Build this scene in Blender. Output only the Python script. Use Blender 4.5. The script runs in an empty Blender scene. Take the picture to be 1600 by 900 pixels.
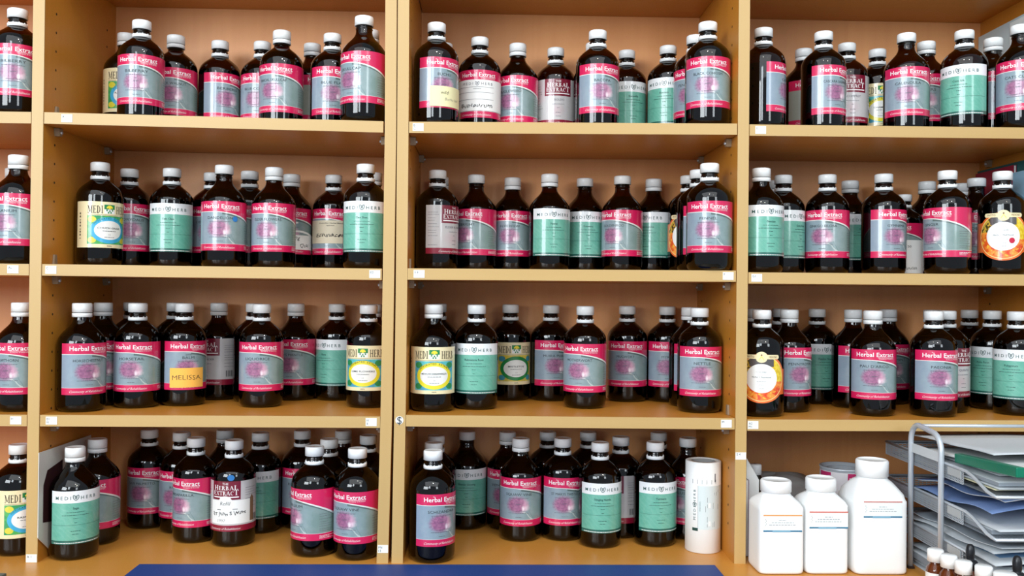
import bpy, bmesh, math, random
from mathutils import Vector, Matrix

random.seed(7)
SC = bpy.context.scene
COL = SC.collection
PI = math.pi

# ------------------------------------------------------------------ camera
ZC = 1.187                      # eye height in metres; the worktop is at 0.76
F_PX = 1390.99
YAW, PITCH, ROLL = 0.028184, 0.006785, 0.010037
DIST = 1.4133                   # eye to the front edges of the bookcases
def camera_axes():
    cy, sy = math.cos(YAW), math.sin(YAW)
    cp, sp = math.cos(PITCH), math.sin(PITCH)
    f = Vector((sy * cp, cy * cp, sp))
    r0 = Vector((cy, -sy, 0)); u0 = r0.cross(f)
    cr, sr = math.cos(ROLL), math.sin(ROLL)
    return cr * r0 + sr * u0, -sr * r0 + cr * u0, f
R_, U_, F_ = camera_axes()
cam_data = bpy.data.cameras.new('camera')
cam_data.sensor_width = 36.0
cam_data.lens = F_PX / 1600.0 * 36.0
cam_data.clip_start = 0.05
cam = bpy.data.objects.new('camera', cam_data)
COL.objects.link(cam)
cam.matrix_world = Matrix(((R_.x, U_.x, -F_.x, 0.0), (R_.y, U_.y, -F_.y, -DIST), (R_.z, U_.z, -F_.z, ZC), (0, 0, 0, 1)))
SC.camera = cam

# ------------------------------------------------------------------ world, lamps, exposure
SC.view_settings.view_transform = 'Standard'
SC.view_settings.look = 'None'
SC.view_settings.gamma = 1.0
SC.view_settings.use_curve_mapping = False
SC.view_settings.exposure = 0.0
SC.cycles.max_bounces = 8
SC.cycles.transparent_max_bounces = 20
SC.cycles.use_denoising = True
SC.cycles.sample_clamp_indirect = 4.0

world = bpy.data.worlds.new('world')
SC.world = world
world.use_nodes = True
bg = world.node_tree.nodes['Background']
bg.inputs[0].default_value = (0.78, 0.89, 1.0, 1)
bg.inputs[1].default_value = 0.49

def area_light(name, loc, target, sx, sy, power, color):
    d = bpy.data.lights.new(name, 'AREA')
    d.shape = 'RECTANGLE'; d.size = sx; d.size_y = sy
    d.energy = power; d.color = color
    o = bpy.data.objects.new(name, d)
    o.location = loc
    o.rotation_euler = (Vector(target) - Vector(loc)).to_track_quat('-Z', 'Y').to_euler()
    COL.objects.link(o)
    return o
# daylight of the shop window behind the photographer, an added overhead panel to brighten bottle shoulders and post tops, and two ceiling lamps
area_light('window_daylight', (-2.3, -3.4, 2.05), (0.1, 0.0, 1.25), 1.6, 1.3, 98, (0.88, 0.95, 1.0))
area_light('window_daylight', (-0.85, -3.2, 2.2), (0.0, 0.0, 1.35), 0.5, 1.0, 20, (0.84, 0.93, 1.0))
area_light('window_daylight', (1.5, -3.3, 2.0), (0.3, 0.0, 1.3), 0.6, 1.0, 18, (0.86, 0.94, 1.0))
area_light('overhead_fill', (-0.15, -1.75, 2.75), (0.0, -0.25, 1.2), 3.0, 1.5, 30, (0.93, 0.97, 1.0))
for lx, ly in ((0.05, -1.25), (0.62, -1.75)):
    ld = bpy.data.lights.new('ceiling_downlight', 'AREA')
    ld.shape = 'DISK'; ld.size = 0.07; ld.energy = 7.0; ld.color = (1.0, 0.94, 0.84)
    lo = bpy.data.objects.new('ceiling_downlight', ld)
    lo.location = (lx, ly, 2.5); COL.objects.link(lo)

# ------------------------------------------------------------------ helpers
def srgb(r, g, b):
    def c(x):
        x /= 255.0
        return x / 12.92 if x <= 0.04045 else ((x + 0.055) / 1.055) ** 2.4
    return (c(r), c(g), c(b), 1.0)

def tag(o, label=None, cat=None, group=None, kind=None):
    if label: o['label'] = label
    if cat: o['category'] = cat
    if group: o['group'] = group
    if kind: o['kind'] = kind
    return o

def empty(name, loc=(0, 0, 0), rz=0.0):
    o = bpy.data.objects.new(name, None)
    o.location = loc; o.rotation_euler = (0, 0, rz)
    o.empty_display_size = 0.02
    COL.objects.link(o)
    return o

def link(name, me, parent=None, loc=None, rot=None):
    o = bpy.data.objects.new(name, me)
    COL.objects.link(o)
    if parent: o.parent = parent
    if loc is not None: o.location = loc
    if rot is not None: o.rotation_euler = rot
    return o

def plain(name, col, rough=0.5, metal=0.0, spec=0.5, coat=0.0):
    m = bpy.data.materials.new(name); m.use_nodes = True
    p = m.node_tree.nodes['Principled BSDF']
    p.inputs['Base Color'].default_value = col
    p.inputs['Roughness'].default_value = rough
    p.inputs['Metallic'].default_value = metal
    p.inputs['Specular IOR Level'].default_value = spec
    p.inputs['Coat Weight'].default_value = coat
    return m

class G:
    """collects geometry with UVs and material slots"""
    def __init__(self):
        self.v = []; self.f = []; self.uv = []; self.mi = []; self.mats = []; self.sm = []
    def slot(self, m):
        if m not in self.mats: self.mats.append(m)
        return self.mats.index(m)
    def face(self, pts, m, uvs=None, smooth=False):
        b = len(self.v); self.v += [tuple(p) for p in pts]
        self.f.append(list(range(b, b + len(pts)))); self.mi.append(self.slot(m))
        self.uv.append(uvs or [(0, 0)] * len(pts)); self.sm.append(smooth)
    def box(self, x0, y0, z0, x1, y1, z1, m):
        P = [(x, y, z) for z in (z0, z1) for y in (y0, y1) for x in (x0, x1)]
        self.hexa(P, m)
    def hexa(self, P, m):
        b = len(self.v); self.v += [tuple(p) for p in P]; s = self.slot(m)
        for q in ((0, 2, 3, 1), (4, 5, 7, 6), (0, 1, 5, 4), (2, 6, 7, 3), (0, 4, 6, 2), (1, 3, 7, 5)):
            self.f.append([b + i for i in q]); self.mi.append(s); self.uv.append([(0, 0)] * 4); self.sm.append(False)
    def lathe(self, prof, m, n=40, cx=0.0, cy=0.0, z=0.0, smooth=True, rib=0.0):
        s = self.slot(m); b = len(self.v); k = len(prof)
        for i in range(n):
            a = 2 * PI * i / n
            for r, h in prof:
                rr = r + (rib if (i % 2 and rib) else 0)
                self.v.append((cx + rr * math.cos(a), cy + rr * math.sin(a), z + h))
        for i in range(n):
            j = (i + 1) % n
            for q in range(k - 1):
                if prof[q][0] < 1e-7 and prof[q + 1][0] < 1e-7: continue
                idx = [b + i * k + q, b + j * k + q, b + j * k + q + 1, b + i * k + q + 1]
                if prof[q][0] < 1e-7: idx = [idx[0], idx[2], idx[3]]
                elif prof[q + 1][0] < 1e-7: idx = [idx[0], idx[1], idx[2]]
                self.f.append(idx); self.mi.append(s); self.uv.append([(0, 0)] * len(idx)); self.sm.append(smooth)
    def tube(self, pts, r, m, n=10, closed=False):
        s = self.slot(m); b = len(self.v); pts = [Vector(p) for p in pts]; k = len(pts)
        prev = None
        for i, p in enumerate(pts):
            if closed: t = pts[(i + 1) % k] - pts[i - 1]
            else: t = pts[min(i + 1, k - 1)] - pts[max(i - 1, 0)]
            t.normalize()
            a = prev if prev else (Vector((0, 0, 1)) if abs(t.z) < .9 else Vector((1, 0, 0)))
            a = (a - t * a.dot(t)).normalized(); prev = a; c = t.cross(a)
            for j in range(n):
                th = 2 * PI * j / n
                self.v.append(tuple(p + r * (math.cos(th) * a + math.sin(th) * c)))
        for i in range(k if closed else k - 1):
            i2 = (i + 1) % k
            for j in range(n):
                j2 = (j + 1) % n
                self.f.append([b + i * n + j, b + i * n + j2, b + i2 * n + j2, b + i2 * n + j])
                self.mi.append(s); self.uv.append([(0, 0)] * 4); self.sm.append(True)
        if not closed:
            self.f.append([b + j for j in range(n)][::-1]); self.f.append([b + (k - 1) * n + j for j in range(n)])
            self.mi += [s, s]; self.uv += [[(0, 0)] * n] * 2; self.sm += [False, False]
    def loft(self, secs, m, n=48, smooth=True):
        """secs: (z, hx, hy, power) superellipse sections, capped at both ends"""
        s = self.slot(m); b = len(self.v)
        for z, hx, hy, pw in secs:
            for i in range(n):
                a = 2 * PI * i / n; c, d = math.cos(a), math.sin(a)
                self.v.append((hx * math.copysign(abs(c) ** (2 / pw), c), hy * math.copysign(abs(d) ** (2 / pw), d), z))
        for q in range(len(secs) - 1):
            for i in range(n):
                j = (i + 1) % n
                self.f.append([b + q * n + i, b + q * n + j, b + (q + 1) * n + j, b + (q + 1) * n + i])
                self.mi.append(s); self.uv.append([(0, 0)] * 4); self.sm.append(smooth)
        self.f.append([b + i for i in range(n)][::-1]); self.f.append([b + (len(secs) - 1) * n + i for i in range(n)])
        self.mi += [s, s]; self.uv += [[(0, 0)] * n] * 2; self.sm += [False, False]
    def mesh(self, name):
        me = bpy.data.meshes.new(name)
        me.from_pydata(self.v, [], self.f)
        for m in self.mats: me.materials.append(m)
        me.polygons.foreach_set('material_index', self.mi)
        me.polygons.foreach_set('use_smooth', self.sm)
        ul = me.uv_layers.new(name='UVMap')
        flat = [c for f in self.uv for p in f for c in p]
        ul.data.foreach_set('uv', flat)
        me.update()
        return me
    def obj(self, name, parent=None, loc=None, rot=None):
        return link(name, self.mesh(name), parent, loc, rot)

def bevel(o, w, seg=2):
    md = o.modifiers.new('bevel', 'BEVEL'); md.width = w; md.segments = seg; md.limit_method = 'ANGLE'
    return o

# small expression language for shader nodes
class X:
    def __init__(self, t, s): self.t = t; self.s = s
    def _m(self, op, *a, clamp=False):
        n = self.t.nodes.new('ShaderNodeMath'); n.operation = op; n.use_clamp = clamp
        for i, q in enumerate((self,) + a):
            if isinstance(q, X): self.t.links.new(q.s, n.inputs[i])
            else: n.inputs[i].default_value = q
        return X(self.t, n.outputs[0])
    def __add__(s, o): return s._m('ADD', o)
    def __sub__(s, o): return s._m('SUBTRACT', o)
    def __mul__(s, o): return s._m('MULTIPLY', o)
    def __truediv__(s, o): return s._m('DIVIDE', o)
    def gt(s, o): return s._m('GREATER_THAN', o)
    def lt(s, o): return s._m('LESS_THAN', o)
    def mx(s, o): return s._m('MAXIMUM', o)
    def mn(s, o): return s._m('MINIMUM', o)
    def pw(s, o): return s._m('POWER', o)
    def ab(s): return s._m('ABSOLUTE')
    def sq(s): return s._m('SQRT')
    def sin(s): return s._m('SINE')
    def at2(s, o): return s._m('ARCTAN2', o)
    def sat(s): return s._m('ADD', 0.0, clamp=True)
def mixc(t, fac, a, b):
    n = t.nodes.new('ShaderNodeMix'); n.data_type = 'RGBA'
    if isinstance(fac, X): t.links.new(fac.s, n.inputs[0])
    else: n.inputs[0].default_value = fac
    for i, c in ((6, a), (7, b)):
        if isinstance(c, X): t.links.new(c.s, n.inputs[i])
        else: n.inputs[i].default_value = c
    return X(t, n.outputs[2])
def noise(t, vec, scale, detail=3.0, dist=0.0):
    n = t.nodes.new('ShaderNodeTexNoise'); n.inputs['Scale'].default_value = scale
    n.inputs['Detail'].default_value = detail; n.inputs['Distortion'].default_value = dist
    t.links.new(vec, n.inputs['Vector'])
    return X(t, n.outputs[0])
def label_material(name, build, rough=0.34):
    """label print: build(t, u, v, uvsocket) returns a colour, u and v in millimetres on the paper"""
    m = bpy.data.materials.new(name); m.use_nodes = True; t = m.node_tree
    p = t.nodes['Principled BSDF']
    tc = t.nodes.new('ShaderNodeUVMap'); tc.uv_map = 'UVMap'
    sp = t.nodes.new('ShaderNodeSeparateXYZ'); t.links.new(tc.outputs[0], sp.inputs[0])
    u = X(t, sp.outputs[0]) * 100.0; v = X(t, sp.outputs[1]) * 100.0
    c = build(t, u, v, tc.outputs[0])
    t.links.new(c.s, p.inputs['Base Color'])
    p.inputs['Roughness'].default_value = rough
    p.inputs['Specular IOR Level'].default_value = 0.5
    p.inputs['Coat Weight'].default_value = 0.7
    p.inputs['Coat Roughness'].default_value = 0.09
    return m

# ------------------------------------------------------------------ materials
def wood_material(name, c0, c1, axis, rough=0.38):
    m = bpy.data.materials.new(name); m.use_nodes = True; t = m.node_tree
    p = t.nodes['Principled BSDF']
    tc = t.nodes.new('ShaderNodeTexCoord'); mp = t.nodes.new('ShaderNodeMapping')
    t.links.new(tc.outputs['Object'], mp.inputs[0])
    s = [60, 60, 60]; s[axis] = 3.0
    mp.inputs['Scale'].default_value = s
    n1 = noise(t, mp.outputs[0], 1.0, 5.0, 0.6)
    mp2 = t.nodes.new('ShaderNodeMapping'); t.links.new(tc.outputs['Object'], mp2.inputs[0])
    s2 = [7, 7, 7]; s2[axis] = 1.2
    mp2.inputs['Scale'].default_value = s2
    n2 = noise(t, mp2.outputs[0], 1.0, 2.0, 0.3)
    f = (n1 * 0.6 + n2 * 0.5 - 0.15).sat()
    c = mixc(t, f, c0, c1)
    t.links.new(c.s, p.inputs['Base Color'])
    p.inputs['Roughness'].default_value = rough
    return m
W0, W1 = srgb(190, 122, 40), srgb(204, 138, 50)
wood_v = wood_material('beech_laminate_upright', W0, W1, 2)
wood_h = wood_material('beech_laminate_shelf', W0, W1, 0)
wood_edge = wood_material('beech_edging', srgb(188, 154, 96), srgb(198, 164, 107), 0, 0.42)
wood_edge_v = wood_material('beech_edging_upright', srgb(188, 154, 96), srgb(198, 164, 107), 2, 0.42)
wood_back = wood_material('beech_back_panel', srgb(222, 150, 92), srgb(242, 176, 114), 2, 0.45)
wood_top = wood_material('beech_worktop', srgb(200, 134, 54), srgb(210, 148, 66), 0, 0.33)
dark_hole = plain('hole_shadow', srgb(46, 26, 12), 0.9)
clear_plastic = plain('milky_plastic', srgb(150, 130, 106), 0.3)
sticker_white = plain('sticker_paper', srgb(236, 238, 236), 0.55)
ink = plain('dark_ink', srgb(44, 50, 54), 0.5)
ink_soft = plain('grey_ink', srgb(96, 98, 108), 0.5)
ink_teal = plain('teal_ink', srgb(28, 74, 68), 0.5)
white_ink = plain('white_ink', srgb(244, 240, 240), 0.4)
maroon_ink = plain('maroon_ink', srgb(120, 16, 40), 0.45)
pen_ink = plain('pen_ink', srgb(30, 30, 34), 0.5)
serif_ink = plain('brown_black_ink', srgb(52, 42, 30), 0.5)
green_ink = plain('green_ink', srgb(30, 130, 70), 0.5)
yellow_ink = plain('yellow_ink', srgb(238, 222, 60), 0.5)
cap_mat = plain('white_cap_plastic', srgb(246, 249, 249), 0.32)
note_cream = plain('cream_note_paper', srgb(232, 226, 178), 0.7)
note_orange = plain('orange_note_paper', srgb(248, 186, 80), 0.7)
paper_white = plain('paper_white', srgb(236, 238, 236), 0.6)
paper_beige = plain('paper_beige', srgb(214, 204, 178), 0.6)
brown_card = plain('brown_card', srgb(122, 92, 66), 0.7)
blue_dot = plain('blue_sticker', srgb(40, 120, 190), 0.5)
red_dot = plain('crimson_sticker', srgb(196, 20, 60), 0.5)

def amber_glass():
    m = bpy.data.materials.new('amber_glass'); m.use_nodes = True; t = m.node_tree
    t.nodes.clear()
    out = t.nodes.new('ShaderNodeOutputMaterial'); mx = t.nodes.new('ShaderNodeMixShader')
    tr = t.nodes.new('ShaderNodeBsdfTransparent'); gl = t.nodes.new('ShaderNodeBsdfGlossy'); fr = t.nodes.new('ShaderNodeFresnel')
    tr.inputs[0].default_value = (0.17, 0.055, 0.022, 1)
    gl.inputs[0].default_value = (1, 1, 1, 1); gl.inputs['Roughness'].default_value = 0.035
    fr.inputs[0].default_value = 1.52
    geo = t.nodes.new('ShaderNodeNewGeometry')
    fac = X(t, fr.outputs[0]) * (X(t, geo.outputs['Backfacing']) * -1.0 + 1.0)
    t.links.new(fac.s, mx.inputs[0]); t.links.new(tr.outputs[0], mx.inputs[1]); t.links.new(gl.outputs[0], mx.inputs[2])
    t.links.new(mx.outputs[0], out.inputs[0])
    return m
glass = amber_glass()
liquid_mat = plain('dark_herbal_extract', (0.006, 0.0035, 0.002, 1), 0.3, spec=0.1)
metal = plain('brushed_steel', srgb(198, 206, 214), 0.32, 0.35)

# ------------------------------------------------------------------ the bookcases and the worktop
DEP = 0.2667
TH = 0.018
ZT = 0.76                        # worktop surface
XA, XB, XC, XD, XE = -0.7155, -0.1654, -0.1451, 0.3992, 0.9418
XL = -1.2655
ZS = {1: ZC + 0.2757, 2: ZC + 0.0391, 3: ZC - 0.1953}
ZTOPC = ZC + 0.5466
BAY = {0: (XL + TH, XA), 1: (XA + TH, XB), 2: (XC + TH, XD), 3: (XD + TH, XE)}
SHELF_Z = {1: {0: (.002, .002), 1: (.002, -.004), 2: (-.004, .001), 3: (0, .002)},
           2: {0: (.0005, .0005), 1: (.0005, -.001), 2: (0, .002), 3: (-.0005, .001)},
           3: {0: (-.001, -.001), 1: (-.001, -.0003), 2: (.0023, .0004), 3: (-.0015, 0)}}
def shelf_height(row, bay, x):
    if row == 4: return ZT
    a, b = SHELF_Z[row][bay]; x0, x1 = BAY[bay]
    return ZS[row] + a + (b - a) * (x - x0) / (x1 - x0)

# row (1 top ... 4 worktop), bay, x, depth of the bottle axis, label, seal, shape, label turn in degrees, herb
BOTTLES = [
    (1, 0, -0.7642, 0.0481, 'H', 'o', 'r', -9.0, 'Bilberry'),
    (1, 1, -0.6402, 0.1735, 'Yg', 'c', 's', 5.0, '-'),
    (1, 1, -0.5829, 0.0939, 'H', 'o', 'r', -12.0, 'Bilberry'),
    (1, 1, -0.5549, 0.1772, 'H', 'c', 'r', -10.0, 'Black Walnut'),
    (1, 1, -0.4854, 0.2046, 'H', 'o', 'r', 22.0, 'Berberis'),
    (1, 1, -0.409, 0.2016, 'H', 'o', 'r', -14.0, 'Blue Cohosh'),
    (1, 1, -0.3576, 0.1297, 'H', 'c', 'r', -24.0, 'Baical Skullcap'),
    (1, 1, -0.3201, 0.2047, 'Hg', 'c', 's', 35.0, '-'),
    (1, 1, -0.2724, 0.1386, 'H', 'o', 'r', 3.0, 'Blue Flag'),
    (1, 1, -0.2034, 0.0353, 'H', 'n', 's', -36.0, 'Skullcap'),
    (1, 1, -0.2034, 0.11, 'M', 'c', 's', -20.0, '-'),
    (1, 2, -0.0877, 0.0635, 'H', 'o', 'r', 22.0, 'Buchu'),
    (1, 2, -0.0811, 0.1819, 'Yc', 'c', 's', 10.0, '-'),
    (1, 2, -0.0166, 0.1443, 'Hm', 'o', 'r', -6.0, 'Bupleurum'),
    (1, 2, 0.0513, 0.181, 'H', 'c', 's', -22.0, 'Bugleweed'),
    (1, 2, 0.1215, 0.2067, 'Rg', 'o', 'r', 8.0, 'Boldo'),
    (1, 2, 0.1876, 0.172, 'N', 'c', 's', 0.0, '-'),
    (1, 2, 0.1846, 0.0973, 'H', 'o', 'r', 14.0, 'Bacopa'),
    (1, 2, 0.2538, 0.2193, 'M', 'o', 'r', 20.0, 'Boswellia'),
    (1, 2, 0.3236, 0.187, 'M', 'o', 'r', -10.0, 'Burdock'),
    (1, 2, 0.3575, 0.1203, 'H', 'o', 'r', -15.0, 'Fenugreek'),
    (1, 2, 0.3607, 0.0457, 'H', 'o', 'r', 1.0, 'Black Cohosh'),
    (1, 3, 0.4613, 0.0707, 'H', 'o', 'r', 76.0, 'Catnip'),
    (1, 3, 0.5731, 0.1913, 'Hg', 'c', 's', 25.0, '-'),
    (1, 3, 0.5693, 0.0856, 'H', 'o', 'r', 38.0, 'Cascara Sagrada'),
    (1, 3, 0.6367, 0.1521, 'R', 'o', 'r', 16.0, 'Comfrey'),
    (1, 3, 0.7074, 0.1877, 'Yb', 'o', 'r', 15.0, 'Chamomile'),
    (1, 3, 0.7135, 0.088, 'H', 'n', 's', 5.0, 'Calendula'),
    (1, 3, 0.7715, 0.135, 'H', 'c', 's', 0.0, 'Clivers'),
    (1, 3, 0.8024, 0.0665, 'M', 'o', 'r', -13.0, 'Corn Silk'),
    (1, 3, 0.8761, 0.1084, 'H', 'c', 's', 34.0, 'Corydalis'),
    (1, 3, 0.8779, 0.0323, 'H', 'n', 's', -3.0, 'Cats Claw'),
    (2, 0, -0.8417, 0.1929, 'N', 'c', 's', 0.0, '-'),
    (2, 0, -0.7535, 0.0366, 'H', 'c', 's', -32.0, 'Geranium'),
    (2, 1, -0.653, 0.1039, 'Yg', 'o', 'r', 24.0, 'Couch Grass'),
    (2, 1, -0.6338, 0.179, 'H', 'o', 'r', 7.0, 'Corydalis'),
    (2, 1, -0.5536, 0.1624, 'M', 'o', 'r', -9.0, 'Cats Claw'),
    (2, 1, -0.499, 0.2134, 'H', 'o', 'r', -7.0, 'Devils Club'),
    (2, 1, -0.4484, 0.1125, 'H', 'n', 's', -10.0, 'Dandelion'),
    (2, 1, -0.4239, 0.1831, 'H', 'o', 'r', -42.0, 'Damiana'),
    (2, 1, -0.3683, 0.1308, 'H', 'c', 's', -18.0, 'Elder Flowers'),
    (2, 1, -0.3569, 0.2163, 'Hs', 'c', 's', -5.0, 'Dong Quai'),
    (2, 1, -0.2809, 0.2168, 'He', 'o', 'r', -17.0, 'Echinacea'),
    (2, 1, -0.2034, 0.0731, 'M', 'o', 'r', -9.0, 'Dan Shen'),
    (2, 1, -0.2034, 0.1759, 'N', 'c', 's', 0.0, '-'),
    (2, 2, -0.0877, 0.1392, 'R', 'o', 'r', 50.0, 'Elder Flower'),
    (2, 2, -0.0877, 0.2289, 'N', 'c', 's', 0.0, '-'),
    (2, 2, -0.0209, 0.1955, 'H', 'n', 's', -35.0, 'Eyebright'),
    (2, 2, 0.0459, 0.2289, 'H', 'c', 's', -7.0, 'Feverfew'),
    (2, 2, 0.1104, 0.176, 'M', 'c', 's', 13.0, 'Fennel'),
    (2, 2, 0.1794, 0.2289, 'M', 'n', 's', 11.0, 'Fumitory'),
    (2, 2, 0.2434, 0.1904, 'H', 'n', 's', -27.0, 'Goldenrod'),
    (2, 2, 0.3074, 0.2289, 'M', 'c', 's', -24.0, 'Globe Artichoke'),
    (2, 2, 0.3612, 0.1773, 'O', 'o', 'r', -8.0, '-'),
    (2, 2, 0.3612, 0.1026, 'H', 'o', 'r', 26.0, 'Fringe Tree'),
    (2, 2, 0.3612, 0.028, 'H', 'o', 'r', -2.0, 'Fennel'),
    (2, 3, 0.4553, 0.0574, 'M', 'c', 's', 26.0, 'Gentian'),
    (2, 3, 0.5262, 0.213, 'N', 'c', 's', 0.0, '-'),
    (2, 3, 0.5197, 0.1386, 'M', 'o', 'r', 53.0, 'Gotu Kola'),
    (2, 3, 0.5933, 0.1259, 'H', 'o', 'r', -12.0, 'Ginkgo Biloba'),
    (2, 3, 0.6656, 0.2039, 'M', 'c', 's', 41.0, 'Goats Rue'),
    (2, 3, 0.6858, 0.1099, 'H', 'o', 'r', 35.0, 'Gymnema'),
    (2, 3, 0.7383, 0.2289, 'N', 'c', 's', 0.0, '-'),
    (2, 3, 0.7439, 0.1581, 'Hw', 'o', 'r', -30.0, 'Ginger Small'),
    (2, 3, 0.8078, 0.2016, 'H', 'c', 's', 20.0, 'Golden Seal'),
    (2, 3, 0.7729, 0.0625, 'H', 'o', 'r', -42.0, 'Ginger'),
    (2, 3, 0.8844, 0.2239, 'N', 'c', 's', 0.0, '-'),
    (2, 3, 0.8714, 0.1498, 'H', 'n', 's', -10.0, 'Grindelia'),
    (2, 3, 0.8672, 0.0628, 'Or', 'o', 'r', 3.0, '-'),
    (3, 0, -0.7569, 0.0584, 'H', 'c', 's', -34.0, 'Hawthorn'),
    (3, 1, -0.6594, 0.0583, 'H', 'c', 's', 18.0, 'Horsechestnut'),
    (3, 1, -0.6594, 0.1378, 'H', 'c', 's', 3.0, 'Hops'),
    (3, 1, -0.6381, 0.2094, 'N', 'o', 'r', 0.0, '-'),
    (3, 1, -0.5893, 0.1093, 'H', 'o', 'r', -15.0, 'Horsetail'),
    (3, 1, -0.5598, 0.2057, 'N', 'o', 'r', 0.0, '-'),
    (3, 1, -0.5219, 0.1414, 'Ho', 'o', 'r', 11.0, 'Lemon Balm'),
    (3, 1, -0.4889, 0.2289, 'R', 'c', 's', -36.0, 'Lavender'),
    (3, 1, -0.4157, 0.1953, 'N', 'o', 'r', 0.0, '-'),
    (3, 1, -0.3856, 0.1269, 'H', 'o', 'r', -11.0, 'Liquorice'),
    (3, 1, -0.349, 0.2289, 'H', 'c', 's', -18.0, 'Ladys Mantle'),
    (3, 1, -0.2743, 0.2289, 'M', 'o', 'r', -38.0, 'Kava'),
    (3, 1, -0.2034, 0.1286, 'Yb', 'o', 'r', -14.0, 'Lime Flowers'),
    (3, 1, -0.2034, 0.2033, 'N', 'c', 's', 0.0, '-'),
    (3, 2, -0.0877, 0.0655, 'Yb', 'c', 's', 3.0, 'Mexican Sarsaparilla'),
    (3, 2, -0.0877, 0.2024, 'N', 'o', 'r', 0.0, '-'),
    (3, 2, -0.0166, 0.0978, 'M', 'o', 'r', -6.0, 'Rehmannia Root'),
    (3, 2, -0.0194, 0.1724, 'N', 'o', 'r', 0.0, '-'),
    (3, 2, 0.0443, 0.2289, 'Yy', 'o', 'r', 18.0, 'Mistletoe'),
    (3, 2, 0.119, 0.2289, 'H', 'o', 'r', 17.0, 'Muira Puama'),
    (3, 2, 0.1709, 0.1257, 'H', 'o', 'r', -16.0, 'Motherwort'),
    (3, 2, 0.2603, 0.2289, 'H', 'o', 'r', -4.0, 'Mugwort'),
    (3, 2, 0.335, 0.2289, 'H', 'o', 'r', 3.0, 'Myrrh'),
    (3, 2, 0.3612, 0.159, 'H', 'c', 's', 22.0, 'Neem'),
    (3, 2, 0.3605, 0.0843, 'H', 'o', 'r', 8.0, 'Nettle'),
    (3, 3, 0.48, 0.1745, 'N', 'c', 's', 0.0, '-'),
    (3, 3, 0.4577, 0.0553, 'O', 'o', 'r', 0.0, '-'),
    (3, 3, 0.5419, 0.2164, 'N', 'o', 'r', 0.0, '-'),
    (3, 3, 0.5239, 0.114, 'H', 'c', 's', 35.0, 'Pennyroyal'),
    (3, 3, 0.6155, 0.2289, 'M', 'o', 'r', 27.0, 'Passion Flower'),
    (3, 3, 0.6579, 0.1674, 'H', 'c', 's', 27.0, 'Parsley'),
    (3, 3, 0.6498, 0.0674, 'H', 'c', 's', 5.0, "Pau d'Arco"),
    (3, 3, 0.7499, 0.2289, 'H', 'c', 's', 15.0, 'Peppermint'),
    (3, 3, 0.8118, 0.1872, 'N', 'c', 's', 0.0, '-'),
    (3, 3, 0.7492, 0.0589, 'H', 'o', 'r', 20.0, 'Paeonia'),
    (3, 3, 0.8002, 0.1135, 'R', 'o', 'r', 45.0, 'Quinto'),
    (3, 3, 0.9037, 0.2289, 'H', 'o', 'r', 100.0, 'Plantain'),
    (3, 3, 0.9037, 0.1542, 'M', 'o', 'r', -22.0, 'Poke Root'),
    (3, 3, 0.9037, 0.0795, 'M', 'o', 'r', -13.0, 'Polygonum'),
    (4, 0, -0.7602, 0.0629, 'Yg', 'o', 'r', 22.0, 'Raspberry'),
    (4, 1, -0.6594, 0.0403, 'M', 'c', 's', 3.0, 'Sage'),
    (4, 1, -0.6594, 0.1223, 'H', 'c', 's', -31.0, 'Rosemary'),
    (4, 1, -0.6118, 0.2289, 'H', 'o', 'r', -22.0, 'Saw Palmetto'),
    (4, 1, -0.5435, 0.1987, 'H', 'o', 'r', -20.0, 'Rue'),
    (4, 1, -0.4986, 0.139, 'H', 'o', 'r', -42.0, 'Sarsaparilla'),
    (4, 1, -0.4752, 0.2289, 'N', 'c', 's', 0.0, '-'),
    (4, 1, -0.4273, 0.1168, 'Rj', 'o', 'r', -21.0, 'St Johns Wort'),
    (4, 1, -0.4036, 0.1997, 'M', 'o', 'r', -17.0, 'Shatavari'),
    (4, 1, -0.3349, 0.2289, 'H', 'o', 'r', -4.0, 'Red Clover'),
    (4, 1, -0.2694, 0.134, 'N', 'o', 'r', 0.0, '-'),
    (4, 1, -0.2602, 0.2289, 'N', 'c', 's', 0.0, '-'),
    (4, 1, -0.2802, 0.0601, 'H', 'o', 'r', -58.0, 'Trillium'),
    (4, 1, -0.2076, 0.0425, 'H', 'o', 'r', -30.0, 'Squaw Vine'),
    (4, 1, -0.2076, 0.1759, 'N', 'o', 'r', 0.0, '-'),
    (4, 2, -0.0877, 0.1773, 'N', 'o', 'r', 0.0, '-'),
    (4, 2, -0.0877, 0.1026, 'N', 'c', 's', 0.0, '-'),
    (4, 2, -0.0841, 0.028, 'H', 'o', 'r', 25.0, 'Schizandra'),
    (4, 2, -0.0337, 0.2289, 'M', 'n', 's', 0.0, 'Siberian Ginseng'),
    (4, 2, 0.0408, 0.2242, 'H', 'c', 's', -10.0, 'Shepherds Purse'),
    (4, 2, 0.0624, 0.1527, 'H', 'c', 's', -4.0, 'Squaw Vine'),
    (4, 2, 0.1153, 0.2289, 'N', 'o', 'r', 0.0, '-'),
    (4, 2, 0.1369, 0.1574, 'H', 'o', 'r', 7.0, 'St Marys Thistle'),
    (4, 2, 0.1899, 0.2289, 'N', 'o', 'r', 0.0, '-'),
    (4, 2, 0.1975, 0.1137, 'M', 'o', 'r', 8.0, 'Stinging Nettle'),
    (4, 2, 0.2425, 0.1758, 'R', 'o', 'r', -30.0, 'St Johns Wort'),
    (4, 2, 0.3211, 0.2289, 'N', 'o', 'r', 0.0, '-'),
    (4, 2, 0.2941, 0.1213, 'M', 'o', 'r', 17.0, 'Turmeric'),
    (4, 2, 0.3612, 0.1659, 'H', 'n', 's', -35.0, 'Tribulus'),
]
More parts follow.
